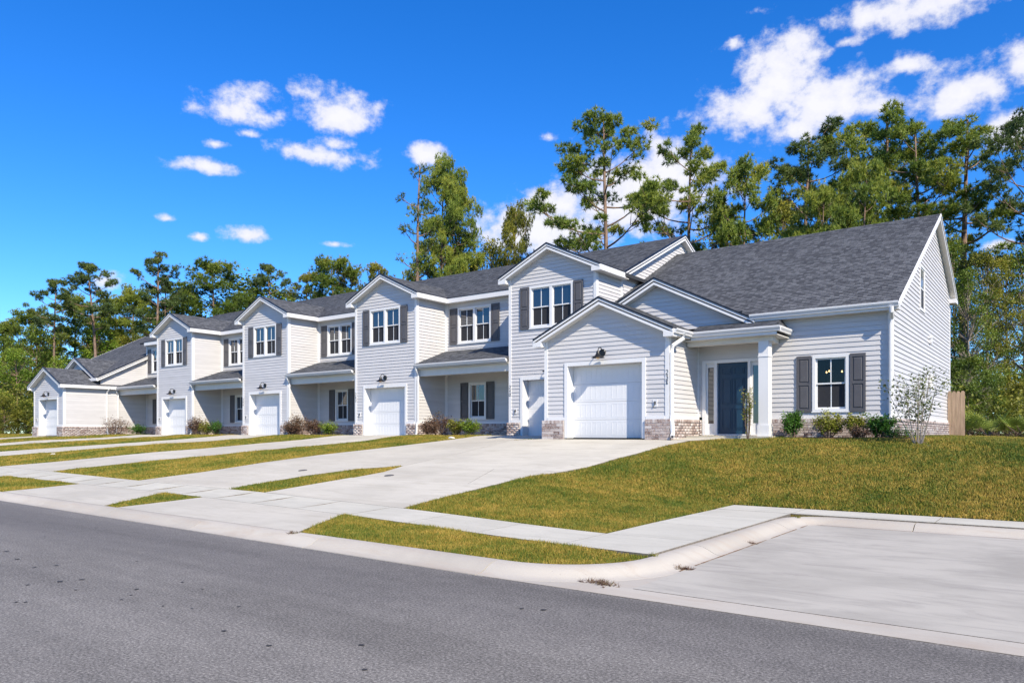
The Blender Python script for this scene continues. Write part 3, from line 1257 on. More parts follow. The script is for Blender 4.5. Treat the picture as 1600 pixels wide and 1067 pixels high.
def roof(root, name, a, b, c, d, thick=.1, mat=None, closed=True):
    """shingled slope: eave a-b, ridge d-c, in stepped courses"""
    a, b, c, d = map(Vector, (a, b, c, d))
    n = (b - a).cross(d - a).normalized()
    if n.z < 0:
        n = -n
    ln = ((d - a).length + (c - b).length) / 2
    k = max(2, round(ln / .143))
    verts, faces, uvs = [], [], []
    ex = (b - a).normalized()

    def q(p, uvp):
        m = len(verts)
        verts.extend(tuple(v) for v in p)
        faces.append(tuple(range(m, m + len(p))))
        uvs.extend(uvp)
    for i in range(k):
        t0, t1 = i / k, (i + 1) / k
        p0, p1 = a.lerp(d, t0) + n * .014, b.lerp(c, t0) + n * .014
        p2, p3 = b.lerp(c, t1) + n * .003, a.lerp(d, t1) + n * .003
        U = lambda p: (p - a).dot(ex)
        v0, v1 = i * .143 + .004, (i + 1) * .143 - .002
        q((p0, p1, p2, p3), [(U(p0), v0), (U(p1), v0), (U(p2), v1), (U(p3), v1)])
        q((p0 - n * .014, p1 - n * .014, p1, p0), [(U(p0), v0), (U(p1), v0), (U(p1), v0 + .004), (U(p0), v0 + .004)])
    if closed:
        dn = -n * thick
        lo = [a + dn, b + dn, c + dn, d + dn]
        up = [a, b, c, d]
        q(lo, [(0, 0)] * 4)
        for i in range(4):
            j = (i + 1) % 4
            q((up[i], up[j], lo[j], lo[i]), [(0, .01)] * 4)
    me = bpy.data.meshes.new(name)
    me.from_pydata(verts, [], faces)
    ul = me.uv_layers.new(name='UVMap')
    for i, w in enumerate(uvs):
        ul.data[i].uv = w
    return link_mesh(name, me, mat or M['shingle'], root)


def rake(root, fm, pts, d0, d1, h=.19, drip=True):
    """white rake board below a sloping roof edge, dark drip edge on top"""
    mb, dk, so = MB(fm), MB(fm), MB(fm)
    for (p, q) in zip(pts[:-1], pts[1:]):
        mb.prism([(p[0], p[1] - h), (q[0], q[1] - h), (q[0], q[1] - .012), (p[0], p[1] - .012)], d1 - .028, d1)
        mb.prism([(p[0], p[1] - .075), (q[0], q[1] - .075), (q[0], q[1] - .013), (p[0], p[1] - .013)], d1 + .0005, d1 + .018)
        dk.prism([(p[0], p[1] - .011), (q[0], q[1] - .011), (q[0], q[1] + (.040 if drip else .02)), (p[0], p[1] + (.040 if drip else .02))], d1 - .02 if drip else d1, d1 + (.034 if drip else .006))
        so.prism([(p[0], p[1] - h + .012), (q[0], q[1] - h + .012), (q[0], q[1] - h + .03), (p[0], p[1] - h + .03)], d0, d1 - .029)
    r = mb.build('rake_board', M['trim'], root)
    dk.build('drip_edge', M['drip' if drip else 'trim'], r)
    so.build('soffit', M['soffit'], r)
    return r


def gutter(root, a, b, out, h=.12, w=.11):
    """K-profile gutter from a to b (points at its top back edge), out = outward direction"""
    a, b, out = Vector(a), Vector(b), Vector(out)
    up = Vector((0, 0, 1))
    prof = [(0, 0), (0, -h), (w * .55, -h), (w * .62, -h * .75), (w * .95, -h * .35), (w, -.015), (w, 0), (w - .012, 0), (w - .014, -.02), (.01, -.03)]
    mb = MB()
    P = [[tuple(e + out * o + up * z) for (o, z) in prof] for e in (a, b)]
    n = len(prof)
    for i in range(n):
        j = (i + 1) % n
        mb.quad(P[0][i], P[0][j], P[1][j], P[1][i])
    mb.quad(*P[0])
    mb.quad(*P[1])
    return mb.build('gutter', M['trim'], root)


def box_part(root, name, mat, *b):
    for k in b:
        mb = MB()
        mb.box(*k)
        o = mb.build(name, mat, root)
    return o


def downspout(root, pts, r=.04):
    mb = MB()
    mb.tube(pts, r, 8)
    for z in (pts[-3][2] - .25, (pts[-3][2] + pts[2][2]) / 2):
        pass
    o = mb.build('downspout', M['trim'], root)
    k = MB()
    p, q = Vector(pts[-2]), Vector(pts[-1])
    dirn = (q - p).normalized()
    k.lathe([(0, .004), (.032, .004)], tuple(q), tuple(dirn), 8)
    k.build('outlet', M['drip'], o, fix=False)
    return o


BW, BH, BG = .200, .0625, .0105
rb = random.Random(11)
_bm = {}


def brick_mesh(w, h):
    key = (round(w, 3), round(h, 3))
    if key not in _bm:
        mb = MB()
        e = .004
        mb.box(-w / 2, w / 2, -.012, .012 - e, -h / 2, h / 2)
        t = [(-w / 2 + e, .012, -h / 2 + e), (w / 2 - e, .012, -h / 2 + e), (w / 2 - e, .012, h / 2 - e), (-w / 2 + e, .012, h / 2 - e)]
        o = [(-w / 2, .012 - e, -h / 2), (w / 2, .012 - e, -h / 2), (w / 2, .012 - e, h / 2), (-w / 2, .012 - e, h / 2)]
        mb.f.pop(4)                                    # front face of the box is replaced by the bevelled one
        mb.quad(*t)
        for i in range(4):
            j = (i + 1) % 4
            mb.quad(o[i], o[j], t[j], t[i])
        me = mb.mesh('brick')
        me.materials.append(M['brick'])
        _bm[key] = me
    return _bm[key]


def brick_layout(u0, u1, z0, z1):
    out = []
    ztop = z1 - .105
    n = max(1, round((ztop - z0) / (BH + BG)))
    hh = (ztop - z0) / n
    for i in range(n):
        z = z0 + i * hh
        u = u0 - (0 if i % 2 == 0 else (BW + BG) / 2)
        while u < u1 - .01:
            a, b = max(u, u0), min(u + BW, u1)
            if b - a > .03:
                out.append(((a + b) / 2, z + hh / 2, b - a, hh - BG))
            u += BW + BG
    m = max(1, round((u1 - u0) / .072))                 # soldier cap course
    ww = (u1 - u0) / m
    for j in range(m):
        out.append((u0 + (j + .5) * ww, z1 - .05, ww - .009, .095))
    return out


def brick_face(base, fm_M, u0, u1, z0, z1, singly):
    """fm_M(u, z) gives the matrix of a brick on that face"""
    lay = brick_layout(u0, u1, z0, z1)
    if singly:
        for (u, z, w, h) in lay:
            d = rb.uniform(-.003, .003)
            o = bpy.data.objects.new('brick', brick_mesh(w, h))
            put(o, base, T0 @ fm_M(u, z, d))
        return
    V, F, Tn = [], [], []
    for (u, z, w, h) in lay:
        Mx = fm_M(u, z, rb.uniform(-.003, .003))
        n = len(V)
        t = rb.random()
        for dz in (-h / 2, h / 2):
            for (du, dd) in ((-w / 2, -.012), (w / 2, -.012), (w / 2, .012), (-w / 2, .012)):
                V.append(tuple(Mx @ Vector((du, dd, dz))))
                Tn.append(t)
        for q in ((0, 3, 2, 1), (4, 5, 6, 7), (0, 1, 5, 4), (1, 2, 6, 5), (2, 3, 7, 6), (3, 0, 4, 7)):
            F.append([n + i for i in q])
    me = np_mesh('brickwork', np.array(V), np.array(F), np.array(Tn))
    o = link_mesh('brickwork', me, M['brick'], base)
    tag(o, kind='stuff')


def bm_front(Y):
    R = Matrix(((1, 0, 0, 0), (0, -1, 0, 0), (0, 0, 1, 0), (0, 0, 0, 1)))
    return lambda u, z, d=0: Matrix.Translation((u, Y - d, z)) @ R


def bm_side(X, s):
    R = Matrix(((0, s, 0, 0), (1, 0, 0, 0), (0, 0, 1, 0), (0, 0, 0, 1)))
    return lambda u, z, d=0: Matrix.Translation((X + s * d, u, z)) @ R


def brick_block(root, x0, x1, y0, y1, z0, z1, faces, singly=False):
    """mortar core with bricks on the named faces: f front, r right (+X), l left"""
    mb = MB()
    mb.box(x0 + .012, x1 - .012, y0 + .012, y1, z0, z1 - .006)
    base = mb.build('brick_base', M['mortar'], root)
    if 'f' in faces:
        brick_face(base, bm_front(y0 + .012), x0, x1, z0, z1, singly)
    if 'r' in faces:
        brick_face(base, bm_side(x1 - .012, 1), y0 + .026, y1, z0, z1, singly)
    if 'l' in faces:
        brick_face(base, bm_side(x0 + .012, -1), y0 + .026, y1, z0, z1, singly)
    return base


# ------------------------------------------------------------------ the four middle townhouses
PIT, BLK = 8.285, 3.606
X0 = -16.14
Y1, Y3 = 21.5, 23.25
ZG, ZB = -.14, .385                  # ground and top of the brick
GW = ['white townhouse with house number 240, its garage half hidden by the end house', 'white townhouse second from the near end, one shrub row left of number 240',
      'white townhouse third from the near end of the row', 'white townhouse fourth from the near end, beside the low far end house']


def middle_unit():
    r = empty('townhouse', X0, Y1, ZG)
    f1, f3 = front(Y1), front(Y3)
    xl, xr, xm = X0, X0 + BLK, X0 + BLK / 2
    # garage block
    gd = (xl + .60, xl + 2.98, ZG, 1.90)
    wn = (xl + .90, xl + 2.71, 3.72, 5.20)
    wall(r, 'garage_front_wall', f1, [(xl, ZB + .08), (xr, ZB + .08), (xr, 5.55), (xm, 6.39), (xl, 5.55)],
         [(gd[0] - .1, gd[1] + .1, -1, gd[3] + .1), (wn[0] + .02, wn[1] - .02, wn[2] + .02, wn[3] - .02)])
    wall(r, 'garage_side_wall', side(xr), [(Y1, ZB + .08), (Y3, ZB + .08), (Y3, 5.5), (Y1, 5.5)])
    wall(r, 'garage_party_wall', side(xl, -1), [(Y1, ZB + .08), (Y3, ZB + .08), (Y3, 5.5), (Y1, 5.5)], joined=True)
    garage_door(r, f1, *gd)
    window(r, f1, *wn, double=True)
    shutter(r, f1, wn[0] - .41, wn[0] - .03, wn[2] - .02, wn[3] + .0)
    shutter(r, f1, wn[1] + .03, wn[1] + .41, wn[2] - .02, wn[3] + .0)
    wall_lamp(r, f1, xm + .02, 2.30)
    outlet(r, f1, xl + .27, .80)
    for (a, b) in ((xl - .03, xl + .085), (xr - .085, xr + .03)):
        corner_post(r, f1, a, b, ZB, 5.56)
    corner_post(r, side(xr), Y1 + .021, Y1 + .10, ZB, 5.5)
    corner_post(r, side(xl, -1), Y1 + .021, Y1 + .10, ZB, 5.5)
    corner_post(r, side(xr), Y3 - .07, Y3 - .0, ZB, 5.46, d1=.05)
    box_part(r, 'starter_trim', M['trim'], (xl + .09, gd[0] - .115, Y1 - .05, Y1, ZB, ZB + .082), (gd[1] + .115, xr - .09, Y1 - .05, Y1, ZB, ZB + .082), (xr, xr + .05, Y1 + .10, Y3, ZB, ZB + .082))
    brick_block(r, xl - .08, gd[0] - .112, Y1 - .10, Y1 + .05, ZG, ZB, 'fl')
    brick_block(r, gd[1] + .112, xr + .08, Y1 - .10, Y1 + .05, ZG, ZB, 'f')
    brick_block(r, xr - .02, xr + .081, Y1 - .09, Y3, ZG, ZB - .001, 'r')
    # block roof
    zr, e = 6.56, .30
    s = .467
    ze = zr - s * (BLK / 2 + e)
    yf, yb = Y1 - .29, 25.6
    roof(r, 'roof', (xl - e, yb, ze), (xl - e, yf, ze), (xm, yf, zr), (xm, yb, zr))
    roof(r, 'roof', (xr + e, yf, ze), (xr + e, yb, ze), (xm, yb, zr), (xm, yf, zr))
    rake(r, f1, [(xl - e, ze), (xm, zr), (xr + e, ze)], 0, .29)
    box_part(r, 'eave_return', M['trim'], (xl - e - .003, xl + .02, yf - .004, Y1 - .035, ze - .20, ze - .06))
    box_part(r, 'eave_return', M['trim'], (xr - .02, xr + e + .003, yf - .004, Y1 - .035, ze - .20, ze - .06))
    # side eaves of the block
    box_part(r, 'fascia', M['trim'], (xr + e - .0, xr + e + .025, yf, 22.93, ze - .19, ze + .0))
    box_part(r, 'fascia', M['trim'], (xl - e - .025, xl - e, yf, 22.93, ze - .19, ze + .0))
    box_part(r, 'drip_edge', M['drip'], (xr + e - .03, xr + e + .036, yf - .02, 22.92, ze + .001, ze + .022), (xl - e - .036, xl - e + .03, yf - .02, 22.92, ze + .001, ze + .022))
    box_part(r, 'soffit', M['soffit'], (xr, xr + e, Y1 - .03, Y3, ze - .185, ze - .165), (xl - e, xl, Y1 - .03, Y3, ze - .185, ze - .165))
    # recessed part with the porch, left of the block
    ra = X0 - (PIT - BLK)
    uw = (xl - 3.99, xl - 2.24, 3.70, 5.17)
    lw = (xl - 3.40, xl - 2.50, .59, 2.07)
    ins = lambda h: (h[0] + .02, h[1] - .02, h[2] + .02, h[3] - .02)
    wall(r, 'porch_wall', f3, [(ra, ZB + .08), (xl, ZB + .08), (xl, 5.5), (ra, 5.5)], [ins(uw), ins(lw)])
    window(r, f3, *uw, double=True)
    window(r, f3, *lw)
    for h in (uw, lw):
        shutter(r, f3, h[0] - .43, h[0] - .03, h[2] - .02, h[3])
        shutter(r, f3, h[1] + .03, h[1] + .43, h[2] - .02, h[3])
    corner_post(r, f3, ra + .051, ra + .11, ZB, 5.46)
    box_part(r, 'starter_trim', M['trim'], (ra + .06, xl, Y3 - .05, Y3, ZB, ZB + .082))
    brick_block(r, ra + .07, xl, Y3 - .09, Y3 + .02, ZG, ZB, 'f')
    box_part(r, 'porch_floor', M['conc'], (ra + .09, xl - .01, Y1 + .3, Y3 - .09, ZG - .2, ZG + .035))
    # porch roof
    pe, pz = 21.33, 2.74
    roof(r, 'porch_roof', (ra + .0, pe, pz), (xl - .02, pe, pz), (xl - .02, Y3, 3.43), (ra + .0, Y3, 3.43), .06)
    gutter(r, (ra + .02, pe + .02, pz - .005), (xl - .03, pe + .02, pz - .005), (0, -1, 0), .115)
    box_part(r, 'fascia', M['trim'], (ra + .02, xl - .03, pe + .021, pe + .05, pz - .15, pz - .03))
    box_part(r, 'soffit', M['soffit'], (ra + .01, xl - .03, pe + .051, Y3 - .03, 2.56, 2.575))
    box_part(r, 'porch_beam', M['soffit'], (ra + .06, xl - .03, Y1 + .08, Y1 + .30, 2.28, 2.558))
    downspout(r, [(ra + .12, pe + .0, pz - .10), (ra + .12, pe + .03, pz - .22), (ra + .10, Y1 - .0, pz - .42), (ra + .10, Y1 - .02, pz - .6), (ra + .10, Y1 - .02, .45), (ra + .12, Y1 - .12, .32), (ra + .13, Y1 - .14, .0), (ra + .22, Y1 - .26, -.07)], .042)
    # main roof
    me_, mz = 22.95, 5.56
    yr, zr2 = 28.2, 8.0
    roof(r, 'roof', (ra, me_, mz), (xr + .001, me_, mz), (xr + .001, yr, zr2), (ra, yr, zr2))
    roof(r, 'roof', (xr, 33.45, mz), (ra, 33.45, mz), (ra, yr, zr2), (xr, yr, zr2))
    box_part(r, 'fascia', M['trim'], (ra + e + .03, xl - e - .03, me_ - .025, me_, mz - .19, mz))
    box_part(r, 'drip_edge', M['drip'], (ra + e + .04, xl - e - .04, me_ - .036, me_ + .02, mz + .001, mz + .022))
    box_part(r, 'soffit', M['soffit'], (ra + e + .01, xl - e - .01, me_ + .001, Y3 - .025, mz - .185, mz - .165))
    box_part(r, 'rear_wall', M['sheath'], (ra, xr, 33.1, 33.2, ZG, 5.5))
    return r


def copy_tree(o, parent=None):
    c = o.copy()
    COL.objects.link(c)
    c.parent = parent
    if parent is not None:
        c.matrix_parent_inverse = o.matrix_parent_inverse.copy()
        c.matrix_basis = o.matrix_basis.copy()
    for ch in list(o.children):
        copy_tree(ch, c)
    return c


proto = middle_unit()
units = [proto]
for k in range(1, 4):
    u = copy_tree(proto)
    u.location.x -= k * PIT
    units.append(u)
bpy.context.view_layer.update()
for u, lab in zip(units, GW):
    tag(u, lab, 'townhouse', 'townhouses of the row')
    W[u] = Matrix.Translation(u.location)
for k, num in enumerate(('240', '242', '244')):
    number(units[k], front(Y1), X0 - k * PIT + .03, 1.62, num)

# open right gable of 240 above the end house roof; left gable of the fourth
xr = X0 + BLK
sd = side(xr)
wall(units[0], 'gable_wall', sd, [(Y3 + .01, 4.2), (33.1, 4.2), (33.1, 5.55), (28.2, 7.84), (Y3 + .01, 5.55)])
rake(units[0], sd, [(22.97, 5.585), (28.2, 8.0), (33.45, 5.585)], .0, .24, .2)
roof(units[0], 'roof', (xr + .002, 22.95, 5.56), (xr + .25, 22.95, 5.56), (xr + .25, 28.2, 8.0), (xr + .002, 28.2, 8.0))
roof(units[0], 'roof', (xr + .25, 33.45, 5.56), (xr + .002, 33.45, 5.56), (xr + .002, 28.2, 8.0), (xr + .25, 28.2, 8.0))
XE = X0 - 4 * PIT + BLK                # party wall of the far end house
wall(units[3], 'gable_wall', side(XE, -1), [(Y3, 2.6), (33.1, 2.6), (33.1, 5.55), (28.2, 7.84), (Y3, 5.55)], joined=True)
roof(units[3], 'roof', (XE - .25, 22.95, 5.56), (XE - .002, 22.95, 5.56), (XE - .002, 28.2, 8.0), (XE - .25, 28.2, 8.0))
corner_post(units[3], side(XE, -1), Y3, Y3 + .1, 2.6, 5.5)


# ------------------------------------------------------------------ the two end houses
def end_unit(XP, s, label, singly, openside):
    """t runs from the party wall outwards; s = +1 to the right"""
    r = empty('end_townhouse', XP + s * 4.5, 19.5, ZG)
    tag(r, label, 'townhouse')
    gx = lambda t: XP + s * t
    YG, Y2 = 18.5, 20.5

    def fr_(Y):
        return lambda t, d, z: (gx(t), Y - d, z)

    def X2(a, b):
        p, q = gx(a), gx(b)
        return (min(p, q), max(p, q))
    fg, f2 = fr_(YG), fr_(Y2)
    TG, TE = 3.99, 9.08
    zg = ZG
    # garage
    tm = TG / 2
    gd = (.80, 3.22, zg, 1.97)
    wall(r, 'garage_front_wall', fg, [(0, ZB + .08), (TG, ZB + .08), (TG, 2.72), (tm, 3.65), (0, 2.72)], [(gd[0] - .1, gd[1] + .1, -1, gd[3] + .1)])
    wall(r, 'garage_side_wall', side(gx(TG), s), [(YG, ZB + .08), (Y2, ZB + .08), (Y2, 2.68), (YG, 2.68)], joined=not (s > 0))
    wall(r, 'garage_party_wall', side(gx(0), -s), [(YG, ZB + .08), (Y3, ZB + .08), (Y3, 2.66), (YG, 2.66)], joined=(s > 0))
    garage_door(r, fg, *gd)
    wall_lamp(r, fg, 1.97, 2.30)
    outlet(r, fg, TG - .38, .82)
    for (a, b) in ((-.03, .085), (TG - .085, TG + .03)):
        corner_post(r, fg, a, b, ZB, 2.76)
    corner_post(r, side(gx(TG), s), YG + .021, YG + .1, ZB, 2.66)
    corner_post(r, side(gx(TG), s), Y2 - .06, Y2, ZB, 2.6, d1=.045)
    corner_post(r, side(gx(0), -s), YG + .021, YG + .1, ZB, 2.66)
    for (a, b) in ((.09, gd[0] - .115), (gd[1] + .115, TG - .09)):
        mb = MB(fg)
        mb.box(a, b, 0, .05, ZB, ZB + .082)
        mb.build('starter_trim', M['trim'], r)
    box_part(r, 'starter_trim', M['trim'], (*X2(TG, TG + .05), YG + .1, Y2 - .01, ZB, ZB + .082))
    box_part(r, 'starter_trim', M['trim'], (*X2(-.05, 0), YG + .1, Y3 - .01, ZB, ZB + .082))
    out = 'r' if s > 0 else 'l'
    inn = 'l' if s > 0 else 'r'
    brick_block(r, *X2(-.08, gd[0] - .112), YG - .10, YG + .05, zg - .04, ZB, 'f' + inn, singly)
    brick_block(r, *X2(gd[1] + .112, TG + .08), YG - .10, YG + .05, zg - .04, ZB, 'f', singly)
    brick_block(r, *X2(TG - .02, TG + .081), YG - .09, Y2, zg - .04, ZB - .001, out, False)
    brick_block(r, *X2(-.081, .02), YG - .09, Y3, zg - .04, ZB - .001, inn, False)
    zr, e, sl = 3.83, .26, .467
    ze = zr - sl * (tm + e)
    yf, yb = YG - .29, 22.3
    q = [(gx(-e), yf, ze), (gx(-e), yb, ze), (gx(tm), yb, zr), (gx(tm), yf, zr)]
    roof(r, 'roof', q[0], q[1], q[2], q[3])
    roof(r, 'roof', (gx(TG + e), yf, ze), (gx(TG + e), yb, ze), (gx(tm), yb, zr), (gx(tm), yf, zr))
    rake(r, fg, [(-e, ze), (tm, zr), (TG + e, ze)], 0, .29)
    for (a, b) in ((-e - .003, .02), (TG - .02, TG + e + .003)):
        box_part(r, 'eave_return', M['trim'], (*X2(a, b), yf - .004, YG - .035, ze - .2, ze - .06))
    yo = Y3 if openside else Y1
    gutter(r, (gx(TG + e), yf + .02, ze), (gx(TG + e), 19.42, ze), (s, 0, 0), .12)
    box_part(r, 'fascia', M['trim'], (*X2(-e - .025, -e), yf, 21.32, ze - .17, ze), (*X2(TG + e - .026, TG + e - .001), yf, 19.36, ze - .17, ze - .01))
    box_part(r, 'soffit', M['soffit'], (*X2(TG, TG + e - .03), YG - .03, Y2, ze - .17, ze - .15), (*X2(-e, 0), YG - .03, 21.32, ze - .17, ze - .15))
    # main front wall with entry and window
    dw = (4.14, 5.90, -.06, 2.09)
    wn = (7.19, 8.09, .575, 2.05)
    wall(r, 'front_wall', f2, [(TG, ZB + .08), (TE, ZB + .08), (TE, 3.2), (TG, 3.2)], [dw, (wn[0] + .02, wn[1] - .02, wn[2] + .02, wn[3] - .02)])
    w = window(r, f2, *wn, clear=singly)
    shutter(r, f2, wn[0] - .40, wn[0] - .03, wn[2] - .02, wn[3])
    shutter(r, f2, wn[1] + .03, wn[1] + .40, wn[2] - .02, wn[3])
    mb = MB(f2)
    mb.box(dw[1] + .05, TE - .03, 0, .05, ZB, ZB + .082)
    mb.build('starter_trim', M['trim'], r)
    corner_post(r, f2, TE - .085, TE + .03, ZB, 3.15)
    corner_post(r, side(gx(TE), s), Y2 + .021, Y2 + .1, ZB, 3.2)
    corner_post(r, side(gx(TE), s), 32.0, 32.1, ZB, 5.15)
    box_part(r, 'starter_trim', M['trim'], (*X2(TE, TE + .05), Y2 + .1, 32.0, ZB, ZB + .082))
    brick_block(r, *X2(dw[1] + .04, TE + .08), Y2 - .10, Y2 + .02, zg - .06, ZB, 'f', singly)
    brick_block(r, *X2(TE - .02, TE + .081), Y2 - .09, 32.12, zg - .06, ZB - .001, out, False)
    brick_block(r, *X2(TG + .082, dw[0] - .01), Y2 - .10, Y2 + .02, zg, ZB, 'f', False)
    brick_block(r, *X2(dw[0] - .01, dw[1] + .04), Y2 - .16, Y2 + .02, zg - .04, -.062, 'f', False)
    # entry: frame, sidelights, six-panel door
    mb = MB(f2)
    T = .07
    for (a, b) in ((dw[0], dw[0] + .10), (dw[0] + .36, dw[0] + .435), (dw[1] - .435, dw[1] - .36), (dw[1] - .10, dw[1])):
        mb.box(a, b, -.12, .045, dw[2], dw[3])
    for (a, b) in ((dw[0] + .10, dw[0] + .36), (dw[0] + .435, dw[1] - .435), (dw[1] - .36, dw[1] - .10)):
        mb.box(a, b, -.12, .043, dw[3] - .09, dw[3])
    mb.box(dw[0] + .10, dw[1] - .10, -.12, .05, dw[2], dw[2] + .035)
    for (a, b) in ((dw[0] + .10, dw[0] + .36), (dw[1] - .36, dw[1] - .10)):        # sidelight panels
        mb.box(a, b, -.07, -.03, dw[2] + .035, dw[2] + .34)
        mb.box(a, a + .045, -.07, -.03, dw[2] + .34, dw[3] - .2)
        mb.box(b - .045, b, -.07, -.03, dw[2] + .34, dw[3] - .2)
        mb.box(a, b, -.07, -.03, dw[3] - .2, dw[3] - .09)
    fr0 = mb.build('door_frame', M['trim'], r)
    for (a, b) in ((dw[0] + .145, dw[0] + .315), (dw[1] - .315, dw[1] - .145)):
        g = MB(f2)
        g.quad((a, -.05, dw[2] + .34), (b, -.05, dw[2] + .34), (b, -.05, dw[3] - .2), (a, -.05, dw[3] - .2))
        g.build('pane', M['glass'], fr0, fix=False)
    a, b, c, d = dw[0] + .437, dw[1] - .437, dw[2] + .036, dw[3] - .092
    mb = MB(f2)
    mb.box(a, b, -.10, -.055, c, d)
    dr = mb.build('front_door', M['door'], r)
    cw = (b - a)
    for (k0, k1) in ((.14, .46), (.54, .86)):
        for (v0, v1) in ((.07, .36), (.42, .78), (.84, .94)):
            p = MB(f2)
            u0, u1 = a + cw * k0, a + cw * k1
            z0, z1 = c + (d - c) * v0, c + (d - c) * v1
            p.box(u0, u1, -.055, -.040, z0, z0 + .016)
            p.box(u0, u1, -.055, -.040, z1 - .016, z1)
            p.box(u0, u0 + .016, -.055, -.040, z0 + .016, z1 - .016)
            p.box(u1 - .016, u1, -.055, -.040, z0 + .016, z1 - .016)
            p.box(u0 + .045, u1 - .045, -.055, -.043, z0 + .045, z1 - .045)
            p.build('panel', M['door'], dr)
    hk = MB(f2)
    hk.lathe([(0, .02), (.03, .018), (.03, 0)], (b - .065, -.055, c + 1.12), (0, 1, 0), 12)
    hk.tube([(b - .065, -.05, c + 1.0), (b - .065, .0, c + .99), (b - .065, .005, c + .85), (b - .065, -.05, c + .83)], .011, 6)
    hk.build('handle', M['steel'], dr)
    if singly:
        lb = MB(f2)
        lb.box(b - .105, b - .03, -.045, .0, c + .70, c + .86)
        lb.tube([(b - .09, -.02, c + .86), (b - .09, -.02, c + .92), (b - .045, -.02, c + .92), (b - .045, -.02, c + .86)], .008, 6)
        o = lb.build('lock_box', M['bluetag'], dr)
    # porch: floor, column, beam, shed roof
    box_part(r, 'porch_floor', M['conc'], (*X2(TG + .09, 6.45), 19.45, Y2 - .165, zg - .2, -.075))
    mb = MB()
    cx0, cx1 = X2(6.04, 6.30)
    mb.box(cx0, cx1, 19.62, 19.92, .22, 2.429)
    mb.box(cx0 - .022, cx1 + .022, 19.598, 19.942, zg - .05, .22)
    mb.box(cx0 - .014, cx1 + .014, 19.606, 19.934, 2.02, 2.05)
    mb.build('porch_column', M['trim'], r)
    ra_, rb_ = TG + e + .0, 6.60
    roof(r, 'porch_roof', (gx(ra_), 19.36, 2.78), (gx(rb_), 19.36, 2.78), (gx(rb_ - .25), Y2 - .02, 3.10), (gx(ra_ - .2), Y2 - .02, 3.10), .05)
    roof(r, 'porch_roof', (gx(rb_), 19.36, 2.78), (gx(rb_), Y2 - .02, 2.78), (gx(rb_ - .25), Y2 - .02, 3.10), (gx(rb_ - .25), Y2 - .03, 3.10), .01, closed=False)
    gutter(r, (gx(ra_ + .0), 19.38, 2.775), (gx(rb_ + .10), 19.38, 2.775), (0, -1, 0), .13)
    gutter(r, (gx(rb_ - .01), 19.385, 2.774), (gx(rb_ - .01), Y2 - .03, 2.774), (s, 0, 0), .13)
    box_part(r, 'soffit', M['soffit'], (*X2(TG + .035, rb_ - .012), 19.40, Y2 - .03, 2.555, 2.575))
    box_part(r, 'fascia', M['trim'], (*X2(ra_, rb_ - .012), 19.381, 19.40, 2.56, 2.76))
    box_part(r, 'porch_beam', M['soffit'], (*X2(TG + .04, 6.42), 19.64, 19.90, 2.43, 2.554), (*X2(6.06, 6.32), 19.901, Y2 - .03, 2.431, 2.553))
    # entry gable
    tg, zt, sl2, h2 = 2.74, 4.61, .5, 3.0
    fe = f2
    wall(r, 'entry_gable_wall', fr_(Y2 - .025), [(.03, 3.04), (tg + h2 - .3, 3.04), (tg, 4.42), (.03, 3.10)])
    gy = Y2 - .31
    roof(r, 'roof', (gx(tg + h2), gy, zt - sl2 * h2), (gx(tg + h2), 23.2, zt - sl2 * h2), (gx(tg), 23.2, zt), (gx(tg), gy, zt))
    roof(r, 'roof', (gx(.02), gy, zt - sl2 * (tg - .02)), (gx(.02), 23.2, zt - sl2 * (tg - .02)), (gx(tg), 23.2, zt), (gx(tg), gy, zt))
    rake(r, fe, [(.02, zt - sl2 * (tg - .02)), (tg, zt), (tg + h2, zt - sl2 * h2)], .02, .31)
    # main roof
    tl, th = (-.26 if openside else .003), TE + .21
    yr, zr3 = 27.9, 7.20
    ye, zee = 20.2, 3.25
    sm = (zr3 - zee) / (yr - ye)
    tc, yc = 5.3, 20.56
    roof(r, 'roof', (gx(tc), ye, zee), (gx(th), ye, zee), (gx(th), yr, zr3), (gx(tc), yr, zr3))
    roof(r, 'roof', (gx(max(tl, .003)), yc, zee + sm * (yc - ye)), (gx(tc - .001), yc, zee + sm * (yc - ye)), (gx(tc - .001), yr, zr3), (gx(max(tl, .003)), yr, zr3))
    if openside:
        roof(r, 'roof', (gx(tl), ye, zee), (gx(.002), ye, zee), (gx(.002), yr, zr3), (gx(tl), yr, zr3))
    roof(r, 'roof', (gx(th), 32.5, 5.12), (gx(tl), 32.5, 5.12), (gx(tl), yr, zr3), (gx(th), yr, zr3))
    gutter(r, (gx(5.62), ye + .01, zee - .005), (gx(th), ye + .01, zee - .005), (0, -1, 0), .13)
    box_part(r, 'fascia', M['trim'], (*X2(5.62, th), ye + .011, ye + .034, 3.05, zee - .05))
    box_part(r, 'soffit', M['soffit'], (*X2(5.64, th), ye + .035, Y2 - .025, 3.05, 3.07))
    sd = side(gx(TE), s)
    wall(r, 'gable_end_wall', sd, [(Y2, ZB + .08), (32.1, ZB + .08), (32.1, 5.14), (27.9, 7.05), (Y2, 3.33)],
         [(24.92, 25.78, 3.72, 5.0)], joined=(s < 0))
    window(r, sd, 24.9, 25.8, 3.70, 5.02, T=.045)
    rake(r, sd, [(ye, zee), (yr, zr3), (32.5, 5.12)], 0, .21, .2, False)
    mb = MB(sd)
    mb.prism([(31.9, 4.85), (32.52, 4.85), (32.52, 5.0), (31.9, 5.0)], .0, .235)
    mb.build('eave_return', M['trim'], r)
    mb = MB(sd)
    mb.box(26.75, 26.95, .015, .09, 2.86, 3.02)
    mb.prism([(26.72, 3.02), (26.98, 3.02), (26.85, 3.09)], .015, .10)
    mb.build('wall_vent', M['trim'], r)
    mb = MB(sd)
